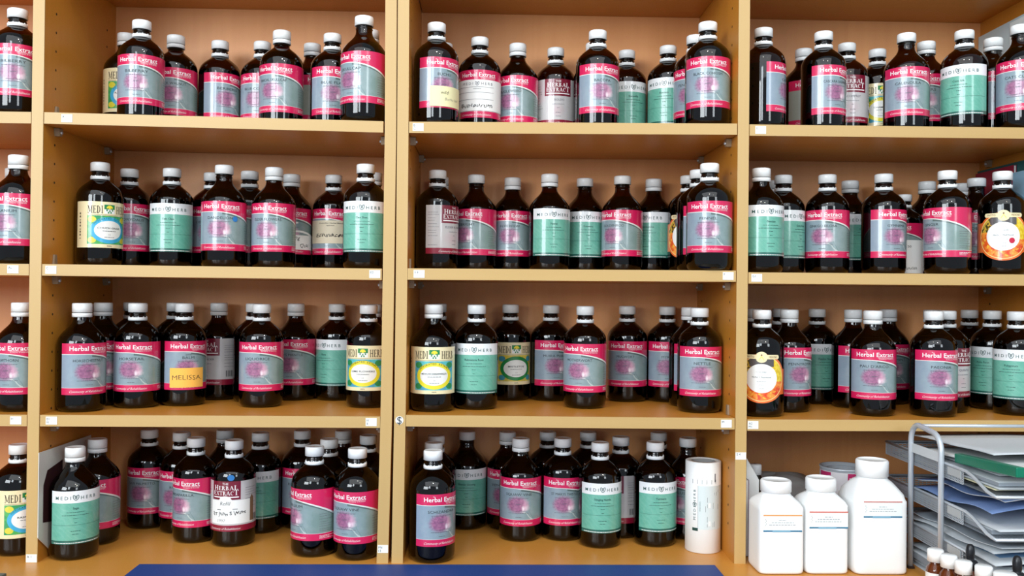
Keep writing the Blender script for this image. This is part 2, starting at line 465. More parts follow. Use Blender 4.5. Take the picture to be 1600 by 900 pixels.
def upright(parent, x0, holes, shift=((0, 0),)):
    """side panel; shift = sideways lean as (height, offset) pairs"""
    g = G()
    zs = [h for h, _ in shift] if len(shift) > 1 else [ZT, ZTOPC]
    of = [o for _, o in shift] if len(shift) > 1 else [0, 0]
    e = 0.0015
    for k in range(len(zs) - 1):
        a, b = of[k], of[k + 1]
        P = [(x0 + o + (TH if sx else 0), y, z) for z, o in ((zs[k], a), (zs[k + 1], b)) for y in (e, DEP) for sx in (0, 1)]
        g.hexa(P, wood_v)
        P = [(x0 + o + (TH if sx else 0), y, z) for z, o in ((zs[k], a), (zs[k + 1], b)) for y in (0, e) for sx in (0, 1)]
        g.hexa(P, wood_edge_v)
    def off(z):
        for k in range(len(zs) - 1):
            if zs[k] <= z <= zs[k + 1]: return of[k] + (of[k + 1] - of[k]) * (z - zs[k]) / (zs[k + 1] - zs[k])
        return 0
    z = ZT + 0.055
    while z < ZTOPC - .05:
        for y in (0.038, 0.228):
            for side in holes:
                x = x0 + off(z) + (TH + .0002 if side > 0 else -.0002)
                n = 8
                pts = [(x, y + .0022 * math.cos(2 * PI * i / n), z + .0022 * math.sin(2 * PI * i / n)) for i in range(n)]
                g.face(pts if side > 0 else pts[::-1], dark_hole)
        z += 0.0302
    return g.obj('side_panel', parent)

def shelf_board(parent, row, bay):
    x0, x1 = BAY[bay]; x0 += .0012; x1 -= .0012
    g = G()
    P = lambda ya, yb: [(x, y, shelf_height(row, bay, x) - dz) for dz in (TH, 0) for y in (ya, yb) for x in (x0, x1)]
    g.hexa(P(0.0017, DEP - .001), wood_h); g.hexa(P(0.0002, 0.0017), wood_edge)
    o = g.obj('shelf', parent)
    return o

def shelf_pegs(parent, row, bay, ends=(0, 1)):
    for e in ends:
        x = BAY[bay][e]; s = 1 if e == 0 else -1
        z = shelf_height(row, bay, x)
        for y in (0.040, 0.228):
            g = G()
            # clip body under the board, and a tapered tongue above it against the side panel
            g.hexa([(x + s * a, yy, z - TH - .001 - h) for h, w in ((.012, .004), (0, .0065)) for yy in (y - w, y + w) for a in (.0003, .009)], clear_plastic)
            g.tube([(x + s * .002, y, z - TH - .0075), (x + s * .0115, y, z - TH - .0075)], .0022, metal, 8)
            if not (bay == 3 and e == 1) and not any(c[0] == row and c[1] == bay and math.hypot(c[2] - x, c[3] - y) < .047 for c in BOTTLES):
                g.hexa([(x + s * a, yy, z + h) for h, w in ((.0005, .0055), (.0165, .0035)) for yy in (y - w, y + w) for a in (.0003, .0035)], clear_plastic)
            g.obj('shelf_support', parent)

def edge_sticker(parent, px, pz, w=0.0172, h=0.0125, mark='', label=None, round_=False):
    g = G(); y = -.0004
    if round_:
        n = 28
        g.face([(px + w * math.cos(-2 * PI * i / n) * -1, y, pz + w * math.sin(-2 * PI * i / n)) for i in range(n)][::-1], sticker_white)
    else:
        g.box(px - w / 2, y, pz - h / 2, px + w / 2, 0.0001, pz + h / 2, sticker_white)
    if mark:
        for k, line in enumerate(mark.split('|')):
            sz = .0115 if round_ else .0036
            zz = pz - sz * .5 if round_ else pz + .0008 - .0052 * k
            flat_text(g, line, sz, px if round_ else px - w / 2 + .0015, zz, y - .0002, ink, center=round_)
    o = g.obj('sticker', parent)
    if label: o['label'] = label
    return o

_tc = {}
def text2d(s, shear=0.0, bold=0.0):
    """outline text in the builtin font, cap height normalised to 1: verts, faces, width"""
    k = (s, shear, bold)
    if k in _tc: return _tc[k]
    cu = bpy.data.curves.new('t', 'FONT'); cu.body = s; cu.size = 1.0; cu.resolution_u = 2
    cu.shear = max(-1, min(1, shear)); cu.offset = bold
    o = bpy.data.objects.new('t', cu); COL.objects.link(o)
    dg = bpy.context.evaluated_depsgraph_get()
    me = bpy.data.meshes.new_from_object(o.evaluated_get(dg))
    vs = [(v.co.x / .69, v.co.y / .69) for v in me.vertices]
    fs = [list(p.vertices) for p in me.polygons]
    bpy.data.objects.remove(o); bpy.data.curves.remove(cu); bpy.data.meshes.remove(me)
    if vs:
        x0 = min(v[0] for v in vs); w = max(v[0] for v in vs) - x0
        vs = [(a - x0, b) for a, b in vs]
    else: w = 0
    _tc[k] = (vs, fs, w)
    return _tc[k]

def flat_text(g, s, h, x, z, y, m, center=False, xs=1.0):
    vs, fs, w = text2d(s)
    ox = x - (w * h * xs / 2 if center else 0)
    b = len(g.v); g.v += [(ox + a * h * xs, y, z + c * h) for a, c in vs]; sl = g.slot(m)
    for f in fs:
        g.f.append([b + i for i in f]); g.mi.append(sl); g.uv.append([(0, 0)] * len(f)); g.sm.append(False)

def worktop():
    root = empty('counter', (0, 0, 0))
    tag(root, 'beech worktop the bottle bookcases stand on', 'counter')
    g = G(); g.box(-1.32, -0.36, ZT - .03, 1.22, .275, ZT, wood_top)
    bevel(g.obj('worktop', root), .002)
    for x in (-1.28, -0.05, 1.16):
        g = G(); g.box(x, -.32, 0, x + .02, .26, ZT - .03, wood_v); g.obj('side_panel', root)
    g = G(); g.box(-1.26, .24, .05, -.05, .258, ZT - .03, wood_back); g.obj('back_panel', root)
    g = G(); g.box(-.03, .24, .05, 1.16, .258, ZT - .03, wood_back); g.obj('back_panel', root)
worktop()

LEAN_B = ((ZT, -.0042), (ZC - .2, -.0006), (ZC, .0004), (ZC + .25, .0012), (ZTOPC, -.0006))
LEAN_C = ((ZT, -.0012), (ZC - .2, .0006), (ZC, .0009), (ZC + .25, .0004), (ZTOPC, -.0012))

def bookcases():
    left = empty('bookcase', (0, 0, 0))
    tag(left, 'beech bookcase at left whose two bays hold rows of amber bottles', 'bookcase', None)
    upright(left, XL, (1,)); upright(left, XA, (1, -1)); upright(left, XB, (-1,), LEAN_B)
    right = empty('bookcase', (0, 0, 0))
    tag(right, 'beech bookcase at right, its lower bay holding white tubs and a paper tray', 'bookcase', None)
    upright(right, XC, (1,), LEAN_C); upright(right, XD, (1, -1)); upright(right, XE, (-1,))
    for root, x0, x1, bays in ((left, XL, XB + TH, (0, 1)), (right, XC, XE + TH, (2, 3))):
        g = G(); g.box(x0, DEP, ZT, x1, DEP + .005, ZTOPC, wood_back); g.obj('back_panel', root)
        g = G()
        for b in bays:
            g.box(BAY[b][0] + .0005, .0015, ZTOPC - TH, BAY[b][1] - .0005, DEP, ZTOPC, wood_h)
            g.box(BAY[b][0] + .0005, 0, ZTOPC - TH, BAY[b][1] - .0005, .0015, ZTOPC, wood_edge)
        g.obj('top_panel', root)
        for b in bays:
            for r in (1, 2, 3):
                s = shelf_board(root, r, b)
                shelf_pegs(root, r, b, (0, 1) if b else (1,))
                for px, mk in STICK.get((r, b), ()):
                    edge_sticker(s, px, shelf_height(r, b, px) - .0088, mark=mk)
    edge_sticker(left, XA + TH / 2, ZT + .0068, .0165, .0125, 'A 1')
    edge_sticker(left, XB + TH / 2 - .0036, ZT + .0225, .0165, .0125, 'FN|12')
    edge_sticker(right, XD + TH / 2, ZT + .172, .0168, .0115, 'S 4')
    edge_sticker(right, XC + TH / 2, ZS[3] - .006, .0064, 0, '$', 'round white sticker with a dollar sign', True)
STICK = {(1, 1): ((-.661, 'A1'),), (1, 2): ((-.1115, 'B|C'),), (1, 3): ((.436, 'C'),),
         (2, 0): ((-.741, 'AL'),), (2, 1): ((-.6825, 'C'), (-.1775, 'ED')), (2, 2): ((-.1075, 'E E'), (.3855, 'F')), (2, 3): ((.4315, 'G1'),),
         (3, 0): ((-.7335, 'H'),), (3, 1): ((-.6785, 'E1|H'), (-.1805, 'H|II')), (3, 2): ((.3845, 'M'),), (3, 3): ((.4275, 'A2|M1'),)}
bookcases()

g = G(); g.box(-2.6, .29, 0, 2.6, .35, 2.75, plain('wall_paint', srgb(206, 200, 188), .8)); tag(g.obj('wall_back'), kind='structure')
g = G(); g.box(-2.6, -3.6, -.05, 2.6, .29, 0, plain('floor_vinyl', srgb(150, 140, 126), .5)); tag(g.obj('floor'), kind='structure')

# ------------------------------------------------------------------ bottle labels
RB = 36.75                       # bottle radius in millimetres
def band(v, lo, hi): return v.gt(lo) * v.lt(hi)
def ell(u, v, cu, cv, a, b):
    du = (u - cu) / a; dv = (v - cv) / b
    return (du * du + dv * dv).sq()
PINK = srgb(208, 28, 86)
def b_pink(t, u, v, uv):
    n1 = noise(t, uv, 6.0, 3); n2 = noise(t, uv, 22.0, 2, .4)
    grad = (u + 45) / 110.0
    c = mixc(t, grad.sat(), srgb(136, 152, 172), srgb(116, 142, 128))
    c = mixc(t, (n1 - .35).sat() * .8, c, srgb(168, 182, 188))
    # pale plant stems in the lower right
    st = ((u * .55 + v * .8 - 46) + n1 * 14 - 7).ab().lt(.8) * u.gt(2) * v.lt(62)
    c = mixc(t, st * .55, c, srgb(206, 216, 210))
    st = ((u * .9 + v * .45 - 42) + n1 * 10 - 5).ab().lt(.6) * u.gt(4) * v.lt(60)
    c = mixc(t, st * .45, c, srgb(90, 120, 116))
    th = (v - 60).at2(u + 2)
    d = ell(u, v, -2.0, 64.5, 21.0, 16.0)
    pet = ((th * 21.0 + n2 * 16).sin() * .5 + .5) * d.mn(1.0)
    f = ((d + pet * .10 + n2 * .22) * -1.0 + 1.18) * 2.6
    pc = mixc(t, (pet * .35 + (n2 - .3) * 1.1).sat(), srgb(124, 66, 108), srgb(198, 130, 164))
    pc = mixc(t, (((u + n2 * 8 - 6) / 14).sat()) * .75, pc, srgb(232, 180, 200))
    c = mixc(t, f.sat() * .95, c, pc)
    hl = ell(u + n2 * 3, v, 9, 58, 3.2, 6.0); c = mixc(t, (hl * -1 + 1).sat() * .9, c, srgb(250, 236, 242))
    hl = ell(u, v + n2 * 6, 12, 62, 9.0, 5.5); c = mixc(t, (hl * -1 + 1).sat() * .6, c, srgb(248, 222, 232))
    # sweep under the top band
    s = (u + 8).mx(0.0); vb = s * s * -.0034 + 93.0
    c = mixc(t, (v - (vb - 4.6)).gt(0) * u.gt(4), c, srgb(86, 104, 102))
    c = mixc(t, v.gt(vb - 1.0 - s * .03), c, srgb(226, 226, 222))
    c = mixc(t, v.gt(vb), c, PINK)
    c = mixc(t, v.lt(39.5), c, srgb(206, 204, 206))
    c = mixc(t, v.lt(38.9), c, PINK)
    return c
m_pink = label_material('pink_herbal_label', b_pink)
def b_grey(t, u, v, uv):
    n1 = noise(t, uv, 5.0, 3)
    c = mixc(t, n1, srgb(150, 160, 152), srgb(168, 172, 160))
    c = mixc(t, v.gt(92), c, PINK); c = mixc(t, v.lt(39), c, PINK)
    return c
m_pinkgrey = label_material('pink_grey_label', b_grey)
def b_teal(t, u, v, uv):
    n1 = noise(t, uv, 3.5, 3, .5); n2 = noise(t, uv, 14, 3)
    c = mixc(t, n1 * .7 + n2 * .3, srgb(66, 150, 130), srgb(128, 194, 174))
    c = mixc(t, (((u * .6 + v * .7) + n1 * 22).sin() * .5 - .2).sat() * .25, c, srgb(172, 214, 202))
    c = mixc(t, v.gt(91.2), c, srgb(232, 236, 238))
    c = mixc(t, band(v, 31.0, 32.6), c, srgb(18, 84, 74))
    c = mixc(t, v.lt(31.0), c, srgb(46, 110, 98))
    return c
m_teal = label_material('teal_white_label', b_teal)
def yellow_label(name, bgc, ring, ringtxt, spot, spot2):
    def bld(t, u, v, uv):
        n = noise(t, uv, 7, 2)
        cream = mixc(t, n, srgb(232, 218, 170), srgb(240, 228, 188))
        inb = u.ab().lt(34.5) * band(v, 35.5, 82.5)
        bgm = mixc(t, noise(t, uv, 9, 2).gt(.5), bgc, spot)
        # corner ornaments
        au = u.ab() - 27; av = (v - 59).ab() - 17
        corner = ell(au, av, 0, 0, 6.5, 5.0).lt(1.0)
        bgm = mixc(t, corner, bgm, spot2)
        c = mixc(t, inb, cream, bgm)
        o = ell(u, v, 0, 58.6, 30.0, 21.8)
        c = mixc(t, o.lt(1.0), c, ring)
        c = mixc(t, ell(u, v, 0, 58.6, 23.6, 15.6).lt(1.0), c, srgb(238, 240, 236))
        return c
    return label_material(name, bld)
YEL = srgb(232, 220, 50)
m_yg = yellow_label('cream_green_label', srgb(40, 150, 90), srgb(56, 170, 214), None, srgb(72, 170, 84), srgb(214, 206, 60))
m_yb = yellow_label('cream_blue_label', srgb(84, 186, 190), YEL, None, srgb(72, 160, 190), srgb(34, 140, 84))
m_yy = yellow_label('cream_gold_label', srgb(222, 200, 66), srgb(34, 136, 66), None, srgb(200, 186, 80), srgb(70, 150, 170))
def b_maroon(t, u, v, uv):
    n = noise(t, uv, 4, 3)
    c = mixc(t, n, srgb(186, 184, 186), srgb(204, 202, 202))
    c = mixc(t, ((ell(u, v, -4, 54, 20, 13) * -1 + 1).sat()) * n * .9, c, srgb(206, 160, 172))
    c = mixc(t, u.ab().lt(25) * band(v, 80, 110.5), c, srgb(118, 14, 42))
    c = mixc(t, v.lt(37.5), c, srgb(140, 20, 50))
    return c
m_maroon = label_material('maroon_square_label', b_maroon)
def b_orange(t, u, v, uv):
    n1 = noise(t, uv, 9, 3, .8); n2 = noise(t, uv, 18, 2)
    c = mixc(t, n1, srgb(226, 92, 34), srgb(240, 128, 56))
    th = (v - 63).at2(u)
    d = ell(u, v, 0, 63, 38, 36)
    inner = d.lt(1.0)
    ring = d.lt(1.035)
    c = mixc(t, ring, c, srgb(250, 214, 140))
    fr = mixc(t, ((n1 - .5) * 6 + .5).sat(), srgb(222, 60, 22), srgb(246, 150, 60))
    fr = mixc(t, ((n2 - .55) * 9).sat(), fr, srgb(250, 196, 70))
    yel = ((u - v * .35 + 22) / 8).sat() * v.gt(58)
    fr = mixc(t, yel, fr, mixc(t, n2.gt(.5), srgb(226, 190, 30), srgb(240, 214, 66)))
    gr = v.gt(70) * u.lt(-8)
    fr = mixc(t, gr, fr, mixc(t, n2.gt(.48), srgb(72, 66, 34), srgb(206, 170, 60)))
    fr = mixc(t, v.gt(82) * u.ab().lt(20), fr, srgb(84, 80, 80))
    c = mixc(t, inner, c, fr)
    c = mixc(t, ell(u, v, 0, 63, 26, 23.6).lt(1.0), c, srgb(242, 246, 244))
    return c
m_orange = label_material('orange_fruit_label', b_orange)
banner_mat = plain('banner_cream', srgb(236, 222, 176), .45)

class LabelG(G):
    """paper geometry on the bottle: u, v in millimetres, off = how far above the glass"""
    def P(s, u, v, off): 
        r = (RB + off) / 1000.0; a = u / RB
        return (r * math.sin(a), -r * math.cos(a), v / 1000.0)
    def strip(s, u0, u1, v0, v1, m, off=.35, step=2.4):
        n = max(1, int(math.ceil((u1 - u0) / step))); sl = s.slot(m); b = len(s.v)
        for i in range(n + 1):
            u = u0 + (u1 - u0) * i / n
            s.v.append(s.P(u, v0, off)); s.v.append(s.P(u, v1, off))
        for i in range(n):
            ua = u0 + (u1 - u0) * i / n; ub = u0 + (u1 - u0) * (i + 1) / n
            s.f.append([b + 2 * i, b + 2 * i + 2, b + 2 * i + 3, b + 2 * i + 1]); s.mi.append(sl); s.sm.append(True)
            s.uv.append([(ua / 100, v0 / 100), (ub / 100, v0 / 100), (ub / 100, v1 / 100), (ua / 100, v1 / 100)])
    def poly(s, pts, m, off=.6):
        s.face([s.P(u, v, off) for u, v in pts], m)
    def disc(s, cu, cv, a, m, b=None, off=.6, n=24, t0=0, t1=2 * PI):
        b = b or a
        rows = 8                                    # narrow vertical slices follow the curvature
        for i in range(rows):
            x0 = -1 + 2 * i / rows; x1 = x0 + 2 / rows
            y0 = math.sqrt(max(0, 1 - x0 * x0)); y1 = math.sqrt(max(0, 1 - x1 * x1))
            if y0 < 1e-6: q = [(x0, 0), (x1, -y1), (x1, y1)]
            elif y1 < 1e-6: q = [(x0, -y0), (x1, 0), (x0, y0)]
            else: q = [(x0, -y0), (x1, -y1), (x1, y1), (x0, y0)]
            s.face([s.P(cu + a * p, cv + b * r, off) for p, r in q], m)
    def text(s, txt, h, u, v, m, off=.62, shear=0.0, xs=1.0, width=None, align='c', bold=0.0, rot=0.0, wob=0.0):
        vs, fs, w = text2d(txt, shear, bold)
        if not vs: return
        if width: xs = width / (w * h)
        W = w * h * xs; ox = {'c': -W / 2, 'l': 0, 'r': -W}[align]
        cr, sr = math.cos(rot), math.sin(rot); b = len(s.v); sl = s.slot(m)
        for a, c in vs:
            x = ox + a * h * xs; y = c * h
            if wob: y += wob * math.sin(x * .9 + len(txt)) + wob * .6 * math.sin(x * .37)
            s.v.append(s.P(u + x * cr - y * sr, v + x * sr + y * cr, off))
        for f in fs:
            s.f.append([b + i for i in f]); s.mi.append(sl); s.uv.append([(0, 0)] * len(f)); s.sm.append(False)
    def line(s, pts, w, m, off=.62):
        for (a, b), (c, d) in zip(pts, pts[1:]):
            L = math.hypot(c - a, d - b) or 1; nx, ny = -(d - b) / L * w / 2, (c - a) / L * w / 2
            s.face([s.P(a - nx, b - ny, off), s.P(c - nx, d - ny, off), s.P(c + nx, d + ny, off), s.P(a + nx, b + ny, off)], m)

# serif capitals drawn from stems, hairlines, serifs and bowls (unit cap height)
SER = {
 'M': (1.0, [('v', .14, .06), ('v', .86, .15), ('l', .14, 1, .5, .12, .15), ('l', .5, .12, .86, 1, .06), ('s', .14, 0), ('s', .86, 0), ('t', .1, 1), ('t', .9, 1)]),
 'E': (.66, [('v', .2, .16), ('h', .1, .6, .97), ('h', .2, .5, .52), ('h', .1, .62, .03), ('l', .6, .97, .6, .78, .06), ('l', .62, .03, .62, .24, .06), ('l', .5, .62, .5, .42, .05)]),
 'D': (.8, [('v', .2, .16), ('a', .2, .5, .5, .5, -90, 90, .06, .16), ('s', .2, 0), ('t', .2, 1)]),
 'I': (.36, [('v', .18, .16), ('s', .18, 0), ('t', .18, 1)]),
 'H': (.88, [('v', .18, .15), ('v', .7, .15), ('h', .18, .7, .5), ('s', .18, 0), ('s', .7, 0), ('t', .18, 1), ('t', .7, 1)]),
 'R': (.78, [('v', .2, .15), ('a', .2, .75, .36, .25, -90, 90, .06, .14), ('l', .34, .5, .7, .0, .14), ('s', .2, 0), ('t', .2, 1), ('s', .72, 0)]),
 'B': (.72, [('v', .2, .15), ('a', .2, .76, .32, .24, -90, 90, .06, .14), ('a', .2, .26, .4, .26, -90, 90, .06, .15), ('s', .16, 0), ('t', .16, 1)]),
 'A': (.84, [('l', .42, 1, .1, 0, .06), ('l', .42, 1, .74, 0, .15), ('h', .2, .62, .33), ('s', .1, 0), ('s', .74, 0)]),
 'L': (.64, [('v', .2, .15), ('h', .1, .6, .03), ('l', .6, .03, .6, .26, .06), ('t', .2, 1)]),
 'X': (.84, [('l', .12, 1, .72, 0, .15), ('l', .72, 1, .12, 0, .06), ('s', .12, 0), ('s', .72, 0), ('t', .12, 1), ('t', .72, 1)]),
 'T': (.76, [('v', .38, .15), ('h', .04, .72, .97), ('l', .05, .97, .05, .76, .06), ('l', .71, .97, .71, .76, .06), ('s', .38, 0)]),
 'C': (.78, [('a', .42, .5, .36, .5, 50, 310, .05, .16), ('l', .68, .92, .68, .7, .06)]),
}
def serif(g, word, h, u, v, m, off=.62, xs=1.0, heights=None, gap=.06, align='l', width=None):
    ws = [(SER[c][0] + gap) * (heights[i] if heights else 1) for i, c in enumerate(word)]
    tot = sum(ws) * h
    if width: xs = width / tot
    x = u - (tot * xs / 2 if align == 'c' else 0)
    for i, c in enumerate(word):
        k = h * (heights[i] if heights else 1); kx = k * xs
        for e in SER[c][1]:
            q = lambda a, b: (x + a * kx, v + b * k)
            if e[0] == 'v': g.poly([q(e[1] - e[2] / 2, 0), q(e[1] + e[2] / 2, 0), q(e[1] + e[2] / 2, 1), q(e[1] - e[2] / 2, 1)], m, off)
            elif e[0] == 'h': g.poly([q(e[1], e[3] - .03), q(e[2], e[3] - .03), q(e[2], e[3] + .03), q(e[1], e[3] + .03)], m, off)
            elif e[0] == 's': g.poly([q(e[1] - .17, 0), q(e[1] + .17, 0), q(e[1] + .17, .05), q(e[1] - .17, .05)], m, off)
            elif e[0] == 't': g.poly([q(e[1] - .17, .95), q(e[1] + .17, .95), q(e[1] + .17, 1), q(e[1] - .17, 1)], m, off)
            elif e[0] == 'l':
                _, a, b, c2, d, w = e
                g.poly([q(a - w / 2, b), q(c2 - w / 2, d), q(c2 + w / 2, d), q(a + w / 2, b)][::(-1 if d > b else 1)], m, off)
            elif e[0] == 'a':
                _, cx, cy, rx, ry, a0, a1, tn, tk = e; n = 12
                for j in range(n):
                    A = math.radians(a0 + (a1 - a0) * j / n); B = math.radians(a0 + (a1 - a0) * (j + 1) / n)
                    wa = tn + (tk - tn) * abs(math.cos(A)); wb = tn + (tk - tn) * abs(math.cos(B))
                    g.poly([q(cx + (rx - wa) * math.cos(A), cy + (ry - .06) * math.sin(A)), q(cx + rx * math.cos(A), cy + ry * math.sin(A)),
                            q(cx + rx * math.cos(B), cy + ry * math.sin(B)), q(cx + (rx - wb) * math.cos(B), cy + (ry - .06) * math.sin(B))], m, off)
        x += (SER[c][0] + gap) * kx

def shield(g, cu, cv, s, m, m2=None, off=.62):
    """leafy heart-shaped shield between the two words"""
    out = [(-.95, .55), (-.75, .95), (-.4, .72), (0, .5), (.4, .72), (.75, .95), (.95, .55), (.85, -.1), (.5, -.65), (0, -1), (-.5, -.65), (-.85, -.1)]
    g.line([(cu + a * s, cv + b * s) for a, b in out + out[:1]], s * .2, m, off)
    for t in ([(0, .5), (0, -.6)], [(0, .05), (-.5, .45)], [(0, .05), (.5, .45)], [(0, -.35), (-.45, .02)], [(0, -.35), (.45, .02)]):
        g.line([(cu + a * s, cv + b * s) for a, b in t], s * .15, m, off)

def small_lines(g, u0, u1, vs, m, rnd, h=.8, ragged=.4):
    h = h * .8
    for v in vs:
        e = u1 - (u1 - u0) * ragged * rnd.random()
        u = u0
        while u < e:
            L = rnd.uniform(1.6, 5.0); g.strip(u, min(e, u + L), v, v + h, m, off=.6, step=3); u += L + .6

def script_line(g, v, m):
    g.text('Community of Rehabilitation', 3.6, -2, v, m, shear=.55, width=54, bold=-.008)

def make_label(kind, name, idx):
    rnd = random.Random(idx * 13 + 5)
    g = LabelG(); K = kind[0]
    if K == 'H':
        base = m_pinkgrey if kind == 'Hg' else m_pink
        g.strip(-43.5, 86, 28, 110, base)
        g.text('Herbal Extract', 6.9, 2.0, 98.2, white_ink, width=63, bold=.012)
        g.text('The', 1.7, -13.5, 105.4, white_ink)
        g.strip(5, 33.5, 96.6, 97.1, white_ink, off=.6)
        g.text('Company of Australia', 1.5, 19.5, 94.3, white_ink, width=26)
        if kind != 'Hg':
            if name and kind not in ('Hm', 'Hs', 'He'):
                nm = name.upper(); w = min(48, 4.6 * len(nm))
                if name == 'Lemon Balm':
                    g.text('LEMON', 2.0, 0, 86.2, ink); g.text('BALM', 4.4, 0, 80.2, ink, width=19)
                else:
                    g.text(nm, 4.3, 0, 80.2, ink, width=w)
            for v, w in ((75.6, 34), (70.2, 4), (65.5, 9), (53.6, 20), (50.0, 36), (43.2, 11)):
                small_lines(g, -w / 2, w / 2, (v,), ink_soft, rnd, .9, .0)
            small_lines(g, 46, 72, (70, 66.5, 62, 57.5, 54, 50.5, 46, 43), ink_soft, rnd, .7, .5)
        else:
            g.disc(-12, 82, 1.6, ink)
        script_line(g, 31.4, white_ink)
        small_lines(g, 46, 78, (35.2, 33.2, 31.2), white_ink, rnd, .8, .6)
        if kind == 'Hm':       # white maker's label pasted over, with pen lettering
            g.strip(-46, 66, 40, 93, paper_white, off=.7)
            g.text('M E D I', 4.4, -17, 84, ink_soft, width=20, off=1.0); g.text('H E R B', 4.4, 17, 84, ink_soft, width=20, off=1.0)
            shield(g, 0, 86.2, 3.6, ink_soft, off=1.0)
            for v in (80, 71, 59): g.strip(-44, 30, v, v + .45, ink_soft, off=1.0)
            g.text('herbal extract', 1.7, 0, 76.6, ink, off=1.0)
            g.text('Bupleurum', 6.4, -2, 46, pen_ink, off=1.0, width=58, wob=.9, shear=.15)
            small_lines(g, 40, 62, (76, 70, 64, 58, 52, 46), ink_soft, rnd, .6)
        elif kind == 'Hs':
            g.disc(10, 84, 6, white_ink, b=1.6); g.strip(-20, 64, 36, 62, paper_white, off=.75)
            for i in range(12): g.line([(-20 + i * 5.5, 62 + 7 * math.sin(PI * i / 12.0)), (-14.5 + i * 5.5, 62 + 7 * math.sin(PI * (i + 1) / 12.0))], 3.4, paper_white, .75)
            g.text('Dong', 6.5, 8, 54, pen_ink, off=1.1, wob=.7, shear=.2); g.text('Quai', 6.5, 28, 41, pen_ink, off=1.1, wob=.7, shear=.2)
        elif kind == 'He':
            g.strip(-41, 60, 48, 89, paper_beige, off=.75)
            g.text('Australian Herbal Blend', 2.4, 6, 83, ink, off=1.1, width=42); g.text('liquid extract', 1.8, 6, 79, ink, off=1.1)
            g.text('Echinacea', 6.2, 4, 60, pen_ink, off=1.1, width=52, wob=1.0, shear=.2, bold=.01)
            g.disc(42, 86, 12, paper_white, b=8, off=1.2); g.text('Refill', 5.2, 42, 84, pen_ink, off=1.5, shear=.2)
        elif kind == 'Hw':
            g.strip(-14, 66, 4, 74, paper_white, off=.75); 
            g.text('50', 5, 30, 58, pen_ink, off=1.1); g.text('GINGER', 4.5, 34, 12, pen_ink, off=1.1, wob=.5)
            small_lines(g, 14, 58, (50, 46, 40, 34, 28), ink_soft, rnd, .7)
    elif K == 'M':
        g.strip(-40, 49, 27, 110, m_teal)
        g.text('M E D I', 5.2, -7, 96.6, ink_teal, width=24, align='r', bold=.003)
        g.text('H E R B', 5.2, 7, 96.6, ink_teal, width=24, align='l', bold=.003)
        shield(g, 0, 99.6, 4.4, ink_teal)
        g.text(name, 3.3, 0, 81.5, ink_teal, bold=.01)
        for v, w in ((76.4, 26), (71.8, 40), (66.5, 7), (60.0, 4), (47, 14), (42, 10)):
            small_lines(g, -w / 2, w / 2, (v,), ink_teal, rnd, .9, 0)
        g.strip(-38, 44, 56.6, 56.9, ink_teal, off=.6)
        small_lines(g, -34, 40, (28.3,), white_ink, rnd, 1.2, 0)
    elif K == 'Y':
        g.strip(-56, 44, 29.5, 105.5, {'Yg': m_yg, 'Yb': m_yb, 'Yc': m_yb, 'Yy': m_yy}[kind])
        serif(g, 'MEDI', 12.5, -34, 86.3, serif_ink, width=24)
        serif(g, 'HERB', 12.5, 11.5, 86.3, serif_ink, width=24)
        # square badge with a flower over drops
        g.strip(-8.5, 8.5, 93.2, 100.8, green_ink, off=.6); g.strip(-8.5, 8.5, 85.8, 93.0, paper_white, off=.6)
        for a in range(-60, 61, 30):
            g.disc(7 * .6 * math.sin(math.radians(a)), 94.0 + 4.2 * math.cos(math.radians(a)), 1.5, yellow_ink, off=.75)
        g.disc(0, 95.5, 2.2, yellow_ink, off=.8)
        for du, dv in ((-4.5, 91.5), (0, 90.5), (4.5, 91.5), (-2, 87.8), (2, 87.8)): g.disc(du, dv, 1.2, green_ink, b=1.6, off=.75)
        g.strip(-34.5, 34.5, 83.6, 84.0, serif_ink, off=.6)
        n = (name or 'Raspberry Leaf').upper(); g.text(n, 2.7, 0, 60.8, ink, width=min(42, 3.4 * len(n)), bold=.012)
        small_lines(g, -11, 11, (56.8,), ink, rnd, 1.0, 0); g.text('1:1', 2.4, 0, 50.0, ink); small_lines(g, -8, 8, (46.6,), ink, rnd, .8, 0)
        g.text('500ML', 2.0, 0, 31.6, ink)
        ringtext = 'INTEGRATED EXTRACT'; nn = len(ringtext)
        for i, ch in enumerate(ringtext):
            a = math.radians(150 - 120 * i / (nn - 1))
            if ch != ' ': g.text(ch, 3.2, 26.8 * math.cos(a), 58.6 + 18.2 * math.sin(a), serif_ink if kind in ('Yb', 'Yc') else green_ink, rot=(a - PI / 2) * .7)
        for i in range(9): g.strip(-49, -46.5, 44 + i * 5, 47 + i * 5 if i % 3 else 45.5 + i * 5, serif_ink, off=.6)
    elif K == 'R':
        g.strip(-52, 70, 27.5, 110.5, m_maroon)
        g.text('THE', 3.4, 0, 104.6, white_ink, width=10)
        serif(g, 'HERBAL', 6.6, 0, 96.2, white_ink, align='c', width=41, heights=(1.15, 1, 1, 1, 1, 1.15))
        serif(g, 'EXTRACT', 6.6, 0, 87.6, white_ink, align='c', width=44, heights=(1.1, 1, 1, 1, 1, 1, 1.35))
        g.strip(-22, 22, 83.4, 85.2, white_ink, off=.6)
        nm = (name or '').upper()
        if nm and kind != 'Rj': g.text(nm, 3.6, 2, 71.5, ink_soft, width=min(40, 3.5 * len(nm)))
        for v, w in ((65, 22), (58.5, 4), (50, 9), (43.5, 9)): small_lines(g, -w / 2, w / 2, (v,), ink_soft, rnd, .9, 0)
        small_lines(g, -48, -29, (98, 94, 88, 84, 78, 73, 67, 63, 58, 42), ink_soft, rnd, .7)
        small_lines(g, 33, 62, (98, 94, 90, 86, 80, 76, 72, 66, 60), ink_soft, rnd, .7)
        for i in range(16): g.strip(36 + i * 1.6, 36 + i * 1.6 + (.5 if i % 3 else 1.0), 42, 53, ink, off=.6)
